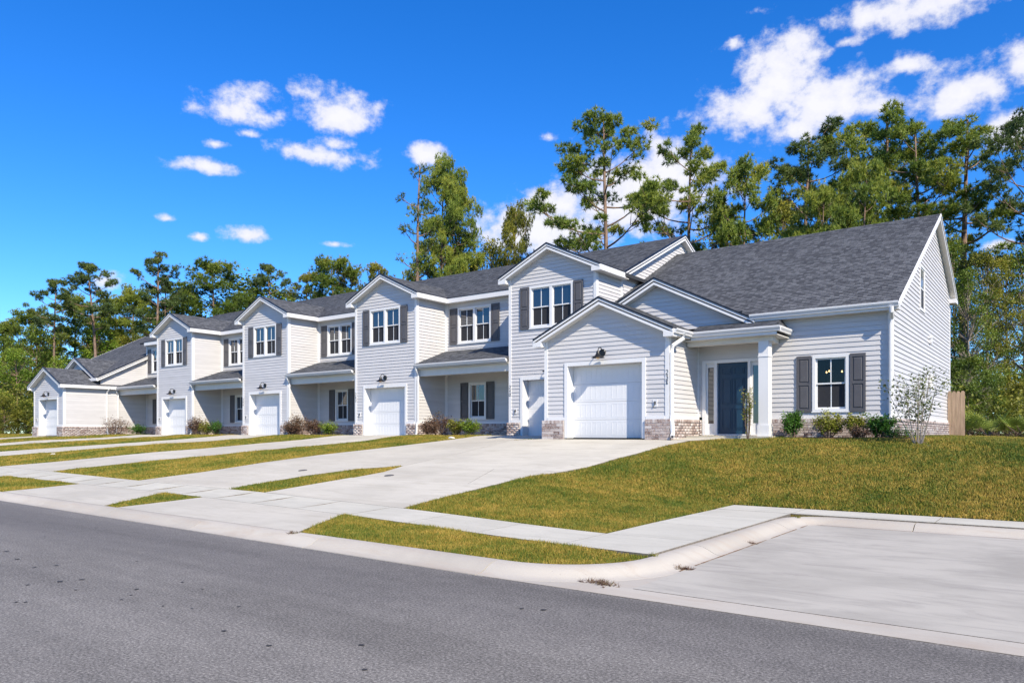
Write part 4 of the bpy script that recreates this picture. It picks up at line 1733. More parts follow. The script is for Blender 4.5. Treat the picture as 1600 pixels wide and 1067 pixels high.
    mb.prism([(26.78, 1.45), (26.95, 1.42), (26.86, 1.85)], .015, .12)
    mb.build('wall_vent', M['trim'], r)
    if openside:
        wall(r, 'upper_party_wall', side(gx(0), -s), [(Y2, 2.7), (Y3, 2.7), (Y3, 4.72), (Y2, 3.34)])
        rake(r, side(gx(0), -s), [(ye, zee), (23.4, zee + sm * (23.4 - ye))], 0, .26, .2)
        box_part(r, 'eave_return', M['trim'], (*X2(-.262, .9), ye - .05, ye + .015, 3.08, 3.24))
        downspout(r, [(gx(-e - .05), 20.9, ze - .02), (gx(-e - .05), 20.9, ze - .12), (gx(-.07), 20.85, ze - .35), (gx(-.07), 20.85, ze - .5), (gx(-.07), 20.85, .5), (gx(-.12), 20.85, .38), (gx(-.14), 20.85, .0), (gx(-.26), 20.85, -.07)], .042)
    else:
        downspout(r, [(gx(TG + e + .07), 18.75, ze - .1), (gx(TG + e + .06), 18.75, ze - .22), (gx(TG + .10), YG + .06, ze - .42), (gx(TG + .08), YG + .03, ze - .6), (gx(TG + .08), YG + .03, .48), (gx(TG + .12), YG - .04, .32), (gx(TG + .16), YG - .08, .0), (gx(TG + .20), YG - .2, -.09)], .06)
        downspout(r, [(gx(TE + .05), 20.15, 3.12), (gx(TE + .05), 20.17, 3.0), (gx(TE + .02), Y2 - .10, 2.86), (gx(TE + .0), Y2 - .09, 2.7), (gx(TE - .0), Y2 - .09, .48), (gx(TE + .02), Y2 - .16, .36), (gx(TE + .02), Y2 - .17, .0), (gx(TE + .03), Y2 - .25, -.09)], .055)
        number(r, fg, TG - .028, 1.60, '238')
    box_part(r, 'rear_wall', M['sheath'], (*X2(.02, TE - .02), 32.0, 32.09, ZG, 5.1))
    return r, gx


XP = X0 + BLK
end_a, gxa = end_unit(XP, 1, 'nearest end house with navy front door, house number 238 and big grey roof', True, False)
end_b, gxb = end_unit(XE, -1, 'low end house at the far left with one garage in front', False, True)

# dining room behind the clear window of 238, with its lit chandelier
rm = MB()
a, b = gxa(6.75), gxa(8.6)
rm.box(a, b, 20.6, 23.6, -.1, 2.6)
rm.f = [f for i, f in enumerate(rm.f) if i % 6 != 2]
rm.build('room', M['room'], end_a, fix=False)
ch = empty('chandelier', gxa(7.45), 21.5, 2.6)
tag(ch, 'chandelier with lit bulbs seen through the front window of the nearest house', 'chandelier')
cx, cy = gxa(7.45), 21.5
mb = MB()
mb.tube([(cx, cy, 2.6), (cx, cy, 1.62)], .012, 6)
mb.lathe([(0, 1.75), (.03, 1.72), (.04, 1.62), (.0, 1.55)], (cx, cy, 0), sides=10)
mb.build('stem', M['lampm'], ch)
for i in range(3):
    w = i * 2 * math.pi / 3 + .4
    ex, ey = cx + .24 * math.cos(w), cy + .24 * math.sin(w)
    mb = MB()
    mb.tube([(cx, cy, 1.66), (cx + .14 * math.cos(w), cy + .14 * math.sin(w), 1.56), (ex, ey, 1.60), (ex, ey, 1.66)], .009, 5)
    am = mb.build('arm', M['lampm'], ch)
    bl = MB()
    bl.lathe([(0, 0), (.018, .012), (.02, .03), (.008, .055), (0, .06)], (ex, ey, 1.66), sides=8)
    bl.build('bulb', M['litbulb'], am, True)


# ------------------------------------------------------------------ lawn blades
def grass():
    rs = np.random.RandomState(3)
    x0, x1, y0, y1, c = -66., 13., 6.5, 34., .05
    nx, ny = int((x1 - x0) / c), int((y1 - y0) / c)
    mask = np.zeros((ny, nx), bool)
    gxs = x0 + (np.arange(nx) + .5) * c
    gys = y0 + (np.arange(ny) + .5) * c
    for poly in SLABS:
        n = len(poly)
        ar = sum(poly[i][0] * poly[(i + 1) % n][1] - poly[(i + 1) % n][0] * poly[i][1] for i in range(n))
        sg = 1 if ar > 0 else -1
        px, py = [p[0] for p in poly], [p[1] for p in poly]
        i0, i1 = max(0, int((min(px) - x0) / c) - 1), min(nx, int((max(px) - x0) / c) + 2)
        j0, j1 = max(0, int((min(py) - y0) / c) - 1), min(ny, int((max(py) - y0) / c) + 2)
        if i1 <= i0 or j1 <= j0:
            continue
        X, Y = np.meshgrid(gxs[i0:i1], gys[j0:j1])
        ins = np.ones_like(X, bool)
        for i in range(n):
            (ax, ay), (bx, by) = poly[i], poly[(i + 1) % n]
            l = math.hypot(bx - ax, by - ay)
            ins &= sg * ((bx - ax) * (Y - ay) - (by - ay) * (X - ax)) > -.02 * l
        mask[j0:j1, i0:i1] |= ins

    def rect(a, b, d, e):
        mask[max(0, int((d - y0) / c)):int((e - y0) / c) + 1, max(0, int((a - x0) / c)):int((b - x0) / c) + 1] = True
    rect(-3.76, 13, 6.5, 13.98)                          # pad and kerb
    rect(-12.7, -8.4, 18.3, 34)
    rect(-8.6, -3.35, 20.3, 34)
    rect(-46.0, -12.4, 21.3, 34)
    rect(-55, -45.5, 20.3, 34)
    rect(-49.9, -45.5, 18.3, 21)
    rect(-6.0, -3.0, 19.35, 20.4)                       # mulch bed
    for k in range(3):
        rect(X0 - k * PIT - 4.5, X0 - k * PIT - 2.2, 20.95, 21.6)
    # kerb and the corner outside its radius
    X, Y = np.meshgrid(gxs, gys)
    mask |= Y < 6.5 + shift(X)
    mask |= (X > -4.86) & (Y < 7.6) & (np.hypot(X + 4.86, Y - 7.6) > 1.10) & (X < -3.7)
    free = np.argwhere(~mask)
    fx, fy = x0 + (free[:, 1] + .5) * c, y0 + (free[:, 0] + .5) * c
    dep = -SN * fx + CS * fy
    lat = np.abs((CS * fx + SN * fy) / np.maximum(dep, .1)) * FPX
    dist = np.hypot(fx, fy)
    dens = np.clip(11000 * (9.5 / dist) ** 1.55, 500, 11000)
    dens[(dep < 2) | (lat > 1250)] = 0
    dens[(fy > 22) & (fx < -12)] *= .4
    cnt = rs.poisson(dens * c * c)
    idx = np.repeat(np.arange(len(fx)), cnt)
    n = len(idx)
    bx = fx[idx] + rs.uniform(-c / 2, c / 2, n)
    by = fy[idx] + rs.uniform(-c / 2, c / 2, n)
    bz = gz(bx, by)
    far = np.clip(dist[idx] / 10, 1, 4)
    # clumpy heights
    hgt = rs.uniform(.030, .062, n) * (1 + .25 * np.sin(bx * 3.1 + np.sin(by * 2.3) * 2)) * (1 + .25 * (rs.rand(n) > .93))
    wid = rs.uniform(.004, .008, n) * far ** .85
    az = rs.uniform(0, 2 * math.pi, n)
    lean = rs.uniform(.1, .9, n)
    la = rs.uniform(0, 2 * math.pi, n)
    tip = np.stack([bx + np.cos(la) * lean * hgt, by + np.sin(la) * lean * hgt, bz + hgt], 1)
    dx, dy = np.cos(az) * wid, np.sin(az) * wid
    a = np.stack([bx - dx, by - dy, bz - .006], 1)
    b = np.stack([bx + dx, by + dy, bz - .006], 1)
    v = np.stack([a, b, tip], 1).reshape(-1, 3)
    f = np.arange(3 * n).reshape(-1, 3)
    tone = np.repeat(rs.rand(n), 3)
    me = np_mesh('grass', v, f, tone)
    o = link_mesh('grass', me, M['blade'])
    tag(o, 'short mown lawn grass, part green and part straw brown', 'grass', kind='stuff')
    print('blades', n)


grass()


# ------------------------------------------------------------------ foliage
def unit_rand(rs, n):
    v = rs.normal(size=(n, 3))
    return v / np.linalg.norm(v, axis=1, keepdims=True)


def tri_blades(rs, c, axis, per, length, width, spread=1.0, tone=None):
    """tufts of needles: c (n,3) centres, axis (n,3)"""
    n = len(c)
    C = np.repeat(c, per, 0)
    A = np.repeat(axis, per, 0)
    d = A * .75 + unit_rand(rs, n * per) * spread
    d /= np.linalg.norm(d, axis=1, keepdims=True)
    ln = length * rs.uniform(.6, 1.15, (n * per, 1))
    s = np.cross(d, unit_rand(rs, n * per))
    s /= np.maximum(np.linalg.norm(s, axis=1, keepdims=True), 1e-6)
    s *= width * rs.uniform(.7, 1.3, (n * per, 1))
    v = np.stack([C - s * .5, C + s * .5, C + d * ln], 1).reshape(-1, 3)
    t = np.repeat((tone if tone is not None else rs.rand(n)), per) + rs.uniform(-.15, .15, n * per)
    return v, np.repeat(t, 3)


def quad_leaves(rs, c, size, up=.35, tone=None):
    n = len(c)
    nr = unit_rand(rs, n)
    nr[:, 2] = np.abs(nr[:, 2]) + up
    nr /= np.linalg.norm(nr, axis=1, keepdims=True)
    a = np.cross(nr, unit_rand(rs, n))
    a /= np.maximum(np.linalg.norm(a, axis=1, keepdims=True), 1e-6)
    b = np.cross(nr, a)
    s = size * rs.uniform(.6, 1.25, (n, 1))
    v = np.stack([c - a * s * .5, c - b * s * .28 + nr * s * .06, c + a * s * .5, c + b * s * .28 + nr * s * .06], 1).reshape(-1, 3)
    t = np.repeat((tone if tone is not None else rs.rand(n)) + rs.uniform(-.12, .12, n), 4)
    return v, t


def mesh_tris(name, vt, k):
    v, t = vt
    return np_mesh(name, v, np.arange(len(v)).reshape(-1, k), t)


def curve(p, q, sag, n=5):
    p, q = Vector(p), Vector(q)
    out = []
    for i in range(n + 1):
        t = i / n
        v = p.lerp(q, t)
        v.z += sag * math.sin(math.pi * t)
        out.append(tuple(v))
    return out


def make_pine(seed, H=20, crown=.45, R=4.2, nl=24, flat=.5, clump=.75, tufts=13, top=1.0, lowbranch=0, bend=.4, per=17):
    """crown shares one list of tuft centres; returns trunk mesh and crown mesh (base at origin)"""
    rr = random.Random(seed)
    rs = np.random.RandomState(seed)
    mb = MB()
    n = 12
    ph = rr.uniform(0, 6)
    tp = []
    for i in range(n + 1):
        t = i / n
        tp.append((bend * math.sin(t * 2.6 + ph) * t, bend * math.cos(t * 2.1 + ph) * t, H * t))
    r0 = H * .0115 + .04
    mb.tube(tp, [r0 * (1.25 if i == 0 else 1) * (1 - .82 * (i / n) ** 1.1) for i in range(n + 1)], 9)

    def tpos(t):
        k = min(n - 1, int(t * n))
        return Vector(tp[k]).lerp(Vector(tp[k + 1]), t * n - k)
    cen, axs, ton = [], [], []

    def add_clump(p, rad, cnt, tn):
        pts = unit_rand(rs, cnt) * (rs.rand(cnt, 1) ** .45) * rad
        pts[:, 2] *= flat
        cen.append(pts + np.array(p))
        ax = pts / (np.linalg.norm(pts, axis=1, keepdims=True) + 1e-6) * .6 + np.array([0, 0, .6])
        axs.append(ax)
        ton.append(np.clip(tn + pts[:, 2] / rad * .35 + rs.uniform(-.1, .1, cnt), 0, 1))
    az = rr.uniform(0, 6)
    for i in range(nl):
        f = (i + rr.uniform(-.4, .4)) / nl
        t = crown + (.985 - crown) * max(0, min(1, f))
        az += 2.399 + rr.uniform(-.5, .5)
        prof = (math.sin(math.pi * min(1, (f * .86 + .14)) ** .8) * .8 + .25) * top if f < .9 else .35
        ln = R * max(.15, prof) * rr.uniform(.55, 1.12)
        b = tpos(t)
        rise = ln * rr.uniform(.15, .65) * (.6 + f)
        e = b + Vector((math.cos(az) * ln, math.sin(az) * ln, rise))
        path = curve(b, e, -ln * .10)
        rb0 = max(.018, r0 * .34 * (1 - .6 * f))
        mb.tube(path, [rb0 * (1 - .75 * k / 5) for k in range(6)], 5, cap=False)
        m = max(2, int(ln * 1.5))
        tn = rr.uniform(.2, .75)
        add_clump(e, clump * rr.uniform(.8, 1.2), tufts, tn)
        for j in range(m):
            q = Vector(path[2]).lerp(e, rr.uniform(.0, 1)) if rr.random() > .3 else Vector(path[3])
            w = az + rr.choice((-1, 1)) * rr.uniform(.5, 1.2)
            l2 = ln * rr.uniform(.18, .42)
            e2 = q + Vector((math.cos(w) * l2, math.sin(w) * l2, l2 * rr.uniform(.2, .8)))
            mb.tube(curve(q, e2, -l2 * .08, 3), [rb0 * .42, rb0 * .3, rb0 * .2, rb0 * .12], 4, cap=False)
            add_clump(e2, clump * rr.uniform(.6, 1.1), int(tufts * rr.uniform(.6, 1.1)), tn + rr.uniform(-.15, .15))
    add_clump(tpos(.99), clump, tufts, .6)
    for i in range(lowbranch):                          # bare dead stubs on the lower trunk
        t = rr.uniform(.2, crown)
        w = rr.uniform(0, 6.3)
        l = rr.uniform(.6, 2.2)
        b = tpos(t)
        mb.tube(curve(b, b + Vector((math.cos(w) * l, math.sin(w) * l, l * rr.uniform(-.2, .4))), -.1, 3), [.035, .025, .018, .01], 4, cap=False)
    tr = mb.mesh('trunk', True, fix=False)
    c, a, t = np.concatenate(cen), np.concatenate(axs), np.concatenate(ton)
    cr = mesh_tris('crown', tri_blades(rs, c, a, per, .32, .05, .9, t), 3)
    return tr, cr


def make_broad(seed, H=12, R=4, n_cl=60, leaves=110, size=.2, low=.15, ell=1.0, top_bias=.0):
    rr = random.Random(seed)
    rs = np.random.RandomState(seed)
    mb = MB()
    n = 8
    ph = rr.uniform(0, 6)
    tp = [(.35 * math.sin(i / n * 3 + ph) * i / n, .35 * math.cos(i / n * 2 + ph) * i / n, H * .93 * i / n) for i in range(n + 1)]
    r0 = H * .012 + .03
    mb.tube(tp, [r0 * (1 - .85 * i / n) for i in range(n + 1)], 8)
    V, T = [], []
    for i in range(n_cl):
        f = (i + rr.random()) / n_cl
        t = low + (1 - low) * f
        w = rr.uniform(0, 6.283)
        rad = R * (math.sin(math.pi * min(1, .16 + .84 * f) ** ell) ** .65) * rr.uniform(.25, 1.05)
        k = min(n - 1, int(t * .95 * n))
        b = Vector(tp[k])
        e = Vector((b.x + math.cos(w) * rad, b.y + math.sin(w) * rad, H * t + rr.uniform(-.4, .4)))
        b.z = min(b.z, e.z - rad * .3)
        if b.z > .2:
            mb.tube(curve(b, e, -.08 * rad, 3), [r0 * .28, r0 * .2, r0 * .13, r0 * .06], 4, cap=False)
        cr = R * rr.uniform(.16, .34)
        cnt = int(leaves * rr.uniform(.6, 1.3))
        p = unit_rand(rs, cnt) * (rs.rand(cnt, 1) ** .4) * cr
        p[:, 2] *= .62
        tn = rr.uniform(.1, .8)
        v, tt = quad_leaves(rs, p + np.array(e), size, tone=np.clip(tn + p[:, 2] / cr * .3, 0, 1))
        V.append(v)
        T.append(tt)
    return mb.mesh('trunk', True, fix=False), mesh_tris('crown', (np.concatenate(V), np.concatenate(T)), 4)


PINES = {
    'open': (make_pine(21, 20, .42, 4.6, 26, .50, .70, 30, lowbranch=3), 20),
    'open2': (make_pine(22, 20, .40, 3.9, 28, .55, .68, 29, lowbranch=4, bend=.6), 20),
    'narrow': (make_pine(23, 20, .52, 2.6, 22, .5, .60, 20, lowbranch=6, bend=.3), 20),
    'full': (make_pine(24, 18, .18, 3.9, 48, .6, .66, 22), 18),
    'full2': (make_pine(25, 18, .14, 3.6, 46, .62, .66, 22), 18),
    'tuft': (make_pine(26, 18, .62, 2.6, 19, .5, .62, 22, lowbranch=9, bend=.9), 18),
    'sparse': (make_pine(27, 18, .35, 2.2, 22, .5, .45, 6, lowbranch=10, bend=.5, per=10), 18),
    'dense': (make_pine(29, 18, .16, 3.9, 66, .65, .8, 26), 18),
    'young': (make_pine(28, 13, .08, 3.4, 42, .75, .62, 22), 13),
}
BROAD = {
    'tall': (make_broad(31, 14, 3.6, 130, 150, .19, .06), 14),
    'round': (make_broad(32, 10, 3.8, 75, 130, .20, .10), 10),
    'low': (make_broad(33, 6, 3.0, 90, 150, .17, .02, .8), 6),
    'loose': (make_broad(34, 13, 3.4, 85, 105, .20, .15), 13),
}
ri = random.Random(77)


def tree(kind, px, depth, top, leafm, label, group, sx=1.0, barkm='bark', name=None, cat='pine tree', tilt=0):
    src = PINES.get(kind) or BROAD.get(kind)
    (tm, cm), H0 = src
    x, y = at_depth(px, depth)
    zb = float(gz(x, y)) - .05
    H = (676.83 - top) * depth / FPX - zb
    s = H / H0
    r = bpy.data.objects.new(name or ('pine_tree' if kind in PINES else 'broadleaf_tree'), None)
    r.empty_display_size = .5
    Mx = Matrix.Translation((x, y, zb + CAMZ)) @ Matrix.Rotation(tilt, 4, Vector((-SN, CS, 0))) @ Matrix.Rotation(ri.uniform(0, 6.28), 4, 'Z') @ Matrix.Diagonal((s * sx, s * sx, s, 1))
    put(r, None, Mx)
    tag(r, label, cat, group)
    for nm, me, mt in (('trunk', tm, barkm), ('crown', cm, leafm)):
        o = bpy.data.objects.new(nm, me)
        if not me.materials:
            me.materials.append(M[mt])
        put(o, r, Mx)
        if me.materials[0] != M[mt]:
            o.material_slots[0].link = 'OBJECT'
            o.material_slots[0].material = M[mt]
    return r


G1 = 'pines behind the near end of the row'
G2 = 'trees behind the middle of the row'
G3 = 'woods beyond the far end of the row'
G4 = 'trees at the right edge behind the end house'
tree('open', 951, 50, 186, 'needle', 'tall open pine with wide limbs right of the middle gable', G1, .9)
tree('open2', 1082, 52, 206, 'needle', 'tall narrow pine left of the end house ridge, beside the open pine', G1, .82)
tree('young', 1158, 50, 263, 'needle', 'shorter bushy pine leaning against the narrow pine above the big roof', G1, .62)
tree('loose', 1128, 58, 322, 'leaf_olive', 'low yellowish tree just above the left end of the big roof', G1, .8)
tree('open2', 1252, 54, 214, 'needle_dark', 'dark spreading pine above the middle of the big roof', G1, 1.0)
tree('open', 1326, 57, 199, 'needle', 'broad pine between the dark spreading pine and the slender one', G1, .85)
tree('narrow', 1393, 53, 180, 'needle', 'slender pine with a pale bare trunk, tallest above the big roof', G1, 1.0)
tree('open2', 1440, 51, 198, 'needle', 'full green pine near the peak of the big roof', G1, .85)
tree('narrow', 1507, 50, 186, 'needle', 'tall pine just right of the roof peak of the end house', G1, 1.15)
tree('young', 1290, 47, 300, 'needle', 'low light green pine behind the ridge, left of its twin', G1, .6)
tree('young', 1352, 47, 262, 'needle', 'light green pine behind the ridge, right of its lower twin', G1, .58)
tree('loose', 1225, 50, 318, 'leaf_olive', 'low olive tree under the dark spreading pine', G1, .6)
tree('open', 1607, 45, 190, 'needle_dark', 'dark pine cut by the right edge of the photo', G4, .75)
tree('dense', 692, 60, 257, 'needle', 'dense tall pine rising behind the porch roof of number 240', G2, .58)
tree('sparse', 657, 58, 256, 'needle_dark', 'thin half bare pine touching the dense tall pine', G2, .8)
tree('dense', 803, 58, 330, 'leaf_olive', 'smaller olive tree left of the gable of number 240', G2, .5)
tree('dense', 716, 61, 292, 'needle', 'lower right part of the dense clump, a pine beside the dense tall one', G2, .48)
tree('loose', 768, 60, 376, 'leaf_olive', 'low yellowish tree between the dense pine and the smaller olive tree', G2, .7)
for i, (k, px, dep, top, lm, lab, sx) in enumerate((
        ('full2', 595, 78, 416, 'leaf_olive', 'olive tree touching the left slope of the second gable', .8),
        ('full', 552, 80, 424, 'leaf_olive', 'dark olive tree second left of the second gable', .8),
        ('young', 520, 78, 412, 'leaf_forest', 'rounded green tree between the second and third gables', .95),
        ('full2', 478, 82, 428, 'leaf_olive', 'low yellow green tree right of the spiky treetop', .9),
        ('tuft', 430, 78, 415, 'needle_dark', 'spiky dark treetop just right of the third gable', .8),
        ('round', 385, 78, 440, 'leaf_forest', 'low round dark tree above the third gable', 1.3),
        ('young', 330, 74, 416, 'leaf_forest', 'round headed green tree right of the tallest far pine', 1.0))):
    tree(k, px, dep, top, lm, lab, G2, sx, cat='tree')
for i, (k, px, dep, top, lm, lab, sx, tl) in enumerate((
        ('narrow', 243, 70, 396, 'needle_dark', 'tallest far pine with twin pale trunks above the far end house', .95, 0),
        ('narrow', 252, 71, 432, 'needle_dark', 'second trunk beside the tallest far pine', .8, .02),
        ('tuft', 146, 70, 414, 'needle_dark', 'tall far pine with a long bare trunk above the far roof', .95, .03),
        ('tuft', 78, 70, 437, 'needle_dark', 'leaning far pine with a small dark crown, leftmost of the tall ones', .85, .09),
        ('dense', 283, 76, 452, 'needle', 'green pine between the tallest far pine and the round headed tree', .9, 0),
        ('dense', 210, 76, 455, 'needle', 'green pine left of the tallest far pine', 1.0, 0),
        ('dense', 178, 78, 470, 'needle', 'green pine right of the long bare trunk', .95, 0),
        ('dense', 118, 76, 468, 'needle', 'green pine between the bare trunk and the leaning pine', 1.0, 0),
        ('dense', 45, 76, 488, 'needle', 'green pine left of the leaning pine', 1.1, 0),
        ('dense', 2, 74, 505, 'needle', 'green pine cut by the left edge', 1.1, 0))):
    tree(k, px, dep, top, lm, lab, G3, sx, tilt=tl)
for i, (k, px, dep, top, lm, lab, sx) in enumerate((
        ('round', 28, 64, 548, 'leaf_bright', 'bright green leafy tree at the left edge', 1.0),
        ('round', 92, 66, 560, 'leaf_bright', 'bright green leafy tree just left of the far end gable', .9),
        ('round', 150, 72, 510, 'leaf_bright', 'bright leafy tree above the low far end house roof', 1.0),
        ('loose', 200, 72, 525, 'leaf_olive', 'olive leafy tree above the far end house roof', 1.0),
        ('round', 60, 70, 515, 'leaf_forest', 'dark leafy tree between the two bright green ones', 1.0),
        ('low', 5, 56, 620, 'leaf_olive', 'olive thicket bush at the left edge by the far driveway', 1.0),
        ('low', 40, 58, 628, 'leaf_forest', 'dark thicket bush against the left side of the far end house', .8),
        ('round', -20, 62, 560, 'leaf_bright', 'bright green tree half outside the left edge', 1.0))):
    tree(k, px, dep, top, lm, lab, G3, sx, cat='tree')
for i, (k, px, dep, top, lm, lab, sx, bk) in enumerate((
        ('tall', 1512, 40, 425, 'leaf_forest', 'tall leafy tree touching the rear corner of the end house', .75, 'bark_grey'),
        ('tall', 1545, 42, 395, 'leaf_olive', 'tall olive tree with a pale trunk at the right', .75, 'bark_grey'),
        ('loose', 1575, 44, 400, 'leaf_olive', 'loose leafy tree with a thin straight trunk near the right edge', .75, 'bark_grey'),
        ('loose', 1605, 42, 385, 'leaf_forest', 'dark leafy tree cut by the right edge', .8, 'bark_grey'),
        ('low', 1515, 37, 560, 'leaf_forest', 'dark leafy thicket behind the wooden fence', .75, 'bark_grey'),
        ('low', 1545, 38, 580, 'leaf_forest', 'dark leafy thicket right of the fence', .7, 'bark_grey'),
        ('low', 1592, 38, 600, 'leaf_olive', 'olive thicket at the right edge behind the palmettos', .8, 'bark_grey'),
        ('tall', 1490, 46, 385, 'leaf_forest', 'leafy tree whose top shows above the rear eave of the end house', .7, 'bark_grey'))):
    tree(k, px, dep, top, lm, lab, G4, sx, bk, cat='tree')

# far woods all round the horizon: one mass
rs = np.random.RandomState(9)
V, T = [], []
for i in range(900):
    w = -TH + rs.uniform(-1.0, 1.0)
    d = rs.uniform(105, 150)
    h = rs.uniform(2, 9)
    c = np.array([math.sin(w) * d, math.cos(w) * d, h - .2])
    cnt = 45
    p = unit_rand(rs, cnt) * np.array([2.6, 2.6, 2.0]) * (rs.rand(cnt, 1) ** .4)
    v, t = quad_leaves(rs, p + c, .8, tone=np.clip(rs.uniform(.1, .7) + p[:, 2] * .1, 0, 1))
    V.append(v)
    T.append(t)
o = link_mesh('far_woods', mesh_tris('far_woods', (np.concatenate(V), np.concatenate(T)), 4), M['leaf_forest'])
tag(o, 'distant belt of woods closing the horizon', 'woods', kind='stuff')
# undergrowth at the feet of the left woods and behind the right palmettos
V, T = [], []
for (p0, p1, d0, d1, hh, n) in ((-60, 70, 56, 66, 3.6, 150), (40, 260, 66, 76, 6.5, 170), (1485, 1680, 34, 40, 1.9, 60)):
    for i in range(n):
        x, y = at_depth(rs.uniform(p0, p1), rs.uniform(d0, d1))
        z = float(gz(x, y)) + rs.uniform(.1, hh)
        cnt = 60
        p = unit_rand(rs, cnt) * np.array([.9, .9, .7]) * (rs.rand(cnt, 1) ** .4)
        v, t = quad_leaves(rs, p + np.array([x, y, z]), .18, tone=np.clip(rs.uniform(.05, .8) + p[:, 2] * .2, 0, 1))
        V.append(v)
        T.append(t)
o = link_mesh('undergrowth', mesh_tris('undergrowth', (np.concatenate(V), np.concatenate(T)), 4), M['leaf_olive'])
tag(o, 'tangled undergrowth along the foot of the woods', 'undergrowth', kind='stuff')


# ------------------------------------------------------------------ shrubs
def shrub(name, x, y, R, H, leafm, label, seed, n=900, size=.05, stems=9, stemm='stem', bare=.3, cone=1.0, cat='shrub', group=None, zoff=0):
    rr = random.Random(seed)
    rs = np.random.RandomState(seed)
    zb = float(gz(x, y)) + zoff
    r = empty(name, x, y, zb)
    tag(r, label, cat, group)
    mb = MB()
    tips = []
    for i in range(stems):
        w = rr.uniform(0, 6.283)
        f = rr.uniform(.25, 1)
        e = Vector((math.cos(w) * R * f, math.sin(w) * R * f, H * (1 - .45 * f * f * cone) * rr.uniform(.75, 1.05)))
        b = Vector((math.cos(w) * R * .08, math.sin(w) * R * .08, -.03))
        pts = curve(b, e, -.05 * H, 4)
        mb.tube([(x + p[0], y + p[1], zb + p[2]) for p in pts], [.011, .009, .007, .005, .003], 4, cap=False)
        tips.append((b, e))
        for j in range(3):
            q = b.lerp(e, rr.uniform(.35, .9))
            e2 = q + Vector((rr.uniform(-1, 1) * R * .4, rr.uniform(-1, 1) * R * .4, rr.uniform(.05, .3) * H))
            mb.tube([(x + q.x, y + q.y, zb + q.z), (x + e2.x, y + e2.y, zb + e2.z)], [.005, .0025], 4, cap=False)
            tips.append((q, e2))
    mb.build('stems', M[stemm], r, fix=False)
    cs, tn = [], []
    if name == 'shrub':
        n, size = int(n * 2.2), size * 1.15
    for i in range(n):
        b, e = tips[rr.randrange(len(tips))]
        t = bare + (1 - bare) * rr.random() ** .7
        p = b.lerp(e, t)
        k = R * .13
        cs.append((x + p.x + rr.gauss(0, k), y + p.y + rr.gauss(0, k), zb + max(.02, p.z + rr.gauss(0, k))))
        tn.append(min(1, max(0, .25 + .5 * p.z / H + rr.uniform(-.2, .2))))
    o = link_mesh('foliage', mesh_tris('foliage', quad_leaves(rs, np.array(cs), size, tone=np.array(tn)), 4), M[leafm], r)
    return r


GS = 'shrubs in front of the nearest house'
shrub('shrub', -5.70, 19.95, .36, .62, 'leaf_green', 'round green shrub left of the front window of the nearest house', 1, 1500, .05, 14, group=GS, cone=.6)
shrub('shrub', -4.80, 19.85, .42, .66, 'leaf_yellow', 'olive shrub with reddish twigs under the front window', 2, 1000, .05, 16, group=GS, cone=.6, bare=.4)
shrub('shrub', -4.16, 19.80, .32, .62, 'leaf_yellow', 'yellow green shrub under the right shutter', 3, 900, .05, 12, group=GS, cone=.7, bare=.3)
shrub('shrub', -4.02, 19.35, .24, .34, 'leaf_red', 'small reddish shrub in front of the yellow green one', 4, 420, .045, 10, group=GS, bare=.2)
shrub('shrub', -3.62, 19.75, .36, .60, 'leaf_green', 'dark green shrub at the right corner downspout', 5, 1300, .05, 14, group=GS, cone=.6)
shrub('ground_cover', -3.12, 19.60, .5, .24, 'leaf_green', 'low green ground cover right of the corner downspout', 6, 900, .05, 16, group=GS, cone=.3)
shrub('small_tree', -2.62, 18.75, .78, 1.72, 'leaf_pale', 'slender small tree with pale stems and sparse leaves by the gable end', 7, 900, .075, 13, 'palestem', bare=.28, cone=.35, cat='small tree')
shrub('column_shrub', -6.62, 19.18, .19, 1.42, 'leaf_yellow', 'narrow upright shrub beside the white porch column', 8, 760, .05, 12, bare=.05, cone=.1)
GP = 'shrubs along the porches of the row'
plist = [  # px, y, R, H, mat, label
    (672, 21.15, .45, .62, 'leaf_red', 'reddish brown shrub at the right corner of the second garage'),
    (684, 21.55, .50, .85, 'leaf_red', 'taller reddish twiggy shrub before the second lit side wall'),
    (712, 21.6, .42, .66, 'leaf_olive', 'olive brown shrub left of the bright green one by number 240'),
    (735, 21.6, .42, .62, 'leaf_bright', 'bright green shrub by the porch of number 240'),
    (455, 21.2, .50, .66, 'leaf_red', 'reddish shrub at the right corner of the third garage'),
    (468, 21.5, .55, .95, 'leaf_red', 'tall reddish twiggy shrub before the third lit side wall'),
    (490, 21.5, .48, .72, 'leaf_red', 'brown shrub left of the green one by the third porch'),
    (513, 21.6, .44, .62, 'leaf_bright', 'green shrub by the porch between the second and third garages'),
    (306, 21.4, .62, .95, 'leaf_red', 'reddish shrub at the right corner of the fourth garage'),
    (322, 21.5, .5, .66, 'leaf_olive', 'olive shrub next to the reddish one at the fourth garage'),
    (337, 21.6, .50, .70, 'leaf_green', 'green shrub by the porch between the third and fourth garages'),
    (182, 21.0, .85, 1.05, 'leaf_red', 'large brown twiggy shrub before the far end side wall'),
    (216, 21.5, .58, .62, 'leaf_green', 'low green shrub by the farthest porch')]
for i, (px, yy, R, H, lm, lab) in enumerate(plist):
    r = ray(px, 676)
    t = yy / r.y
    shrub('shrub', r.x * t, yy, R, H, lm, lab, 40 + i, 900 if 'twig' not in lab else 600, .055, 18, group=GP, cone=.6, bare=.35 if lm == 'leaf_red' else .15)

# mulch beds
bed = MB()


def bedquad(poly):
    drape('mulch_bed', poly, M['mulch'], None, off=.02, gap=0)


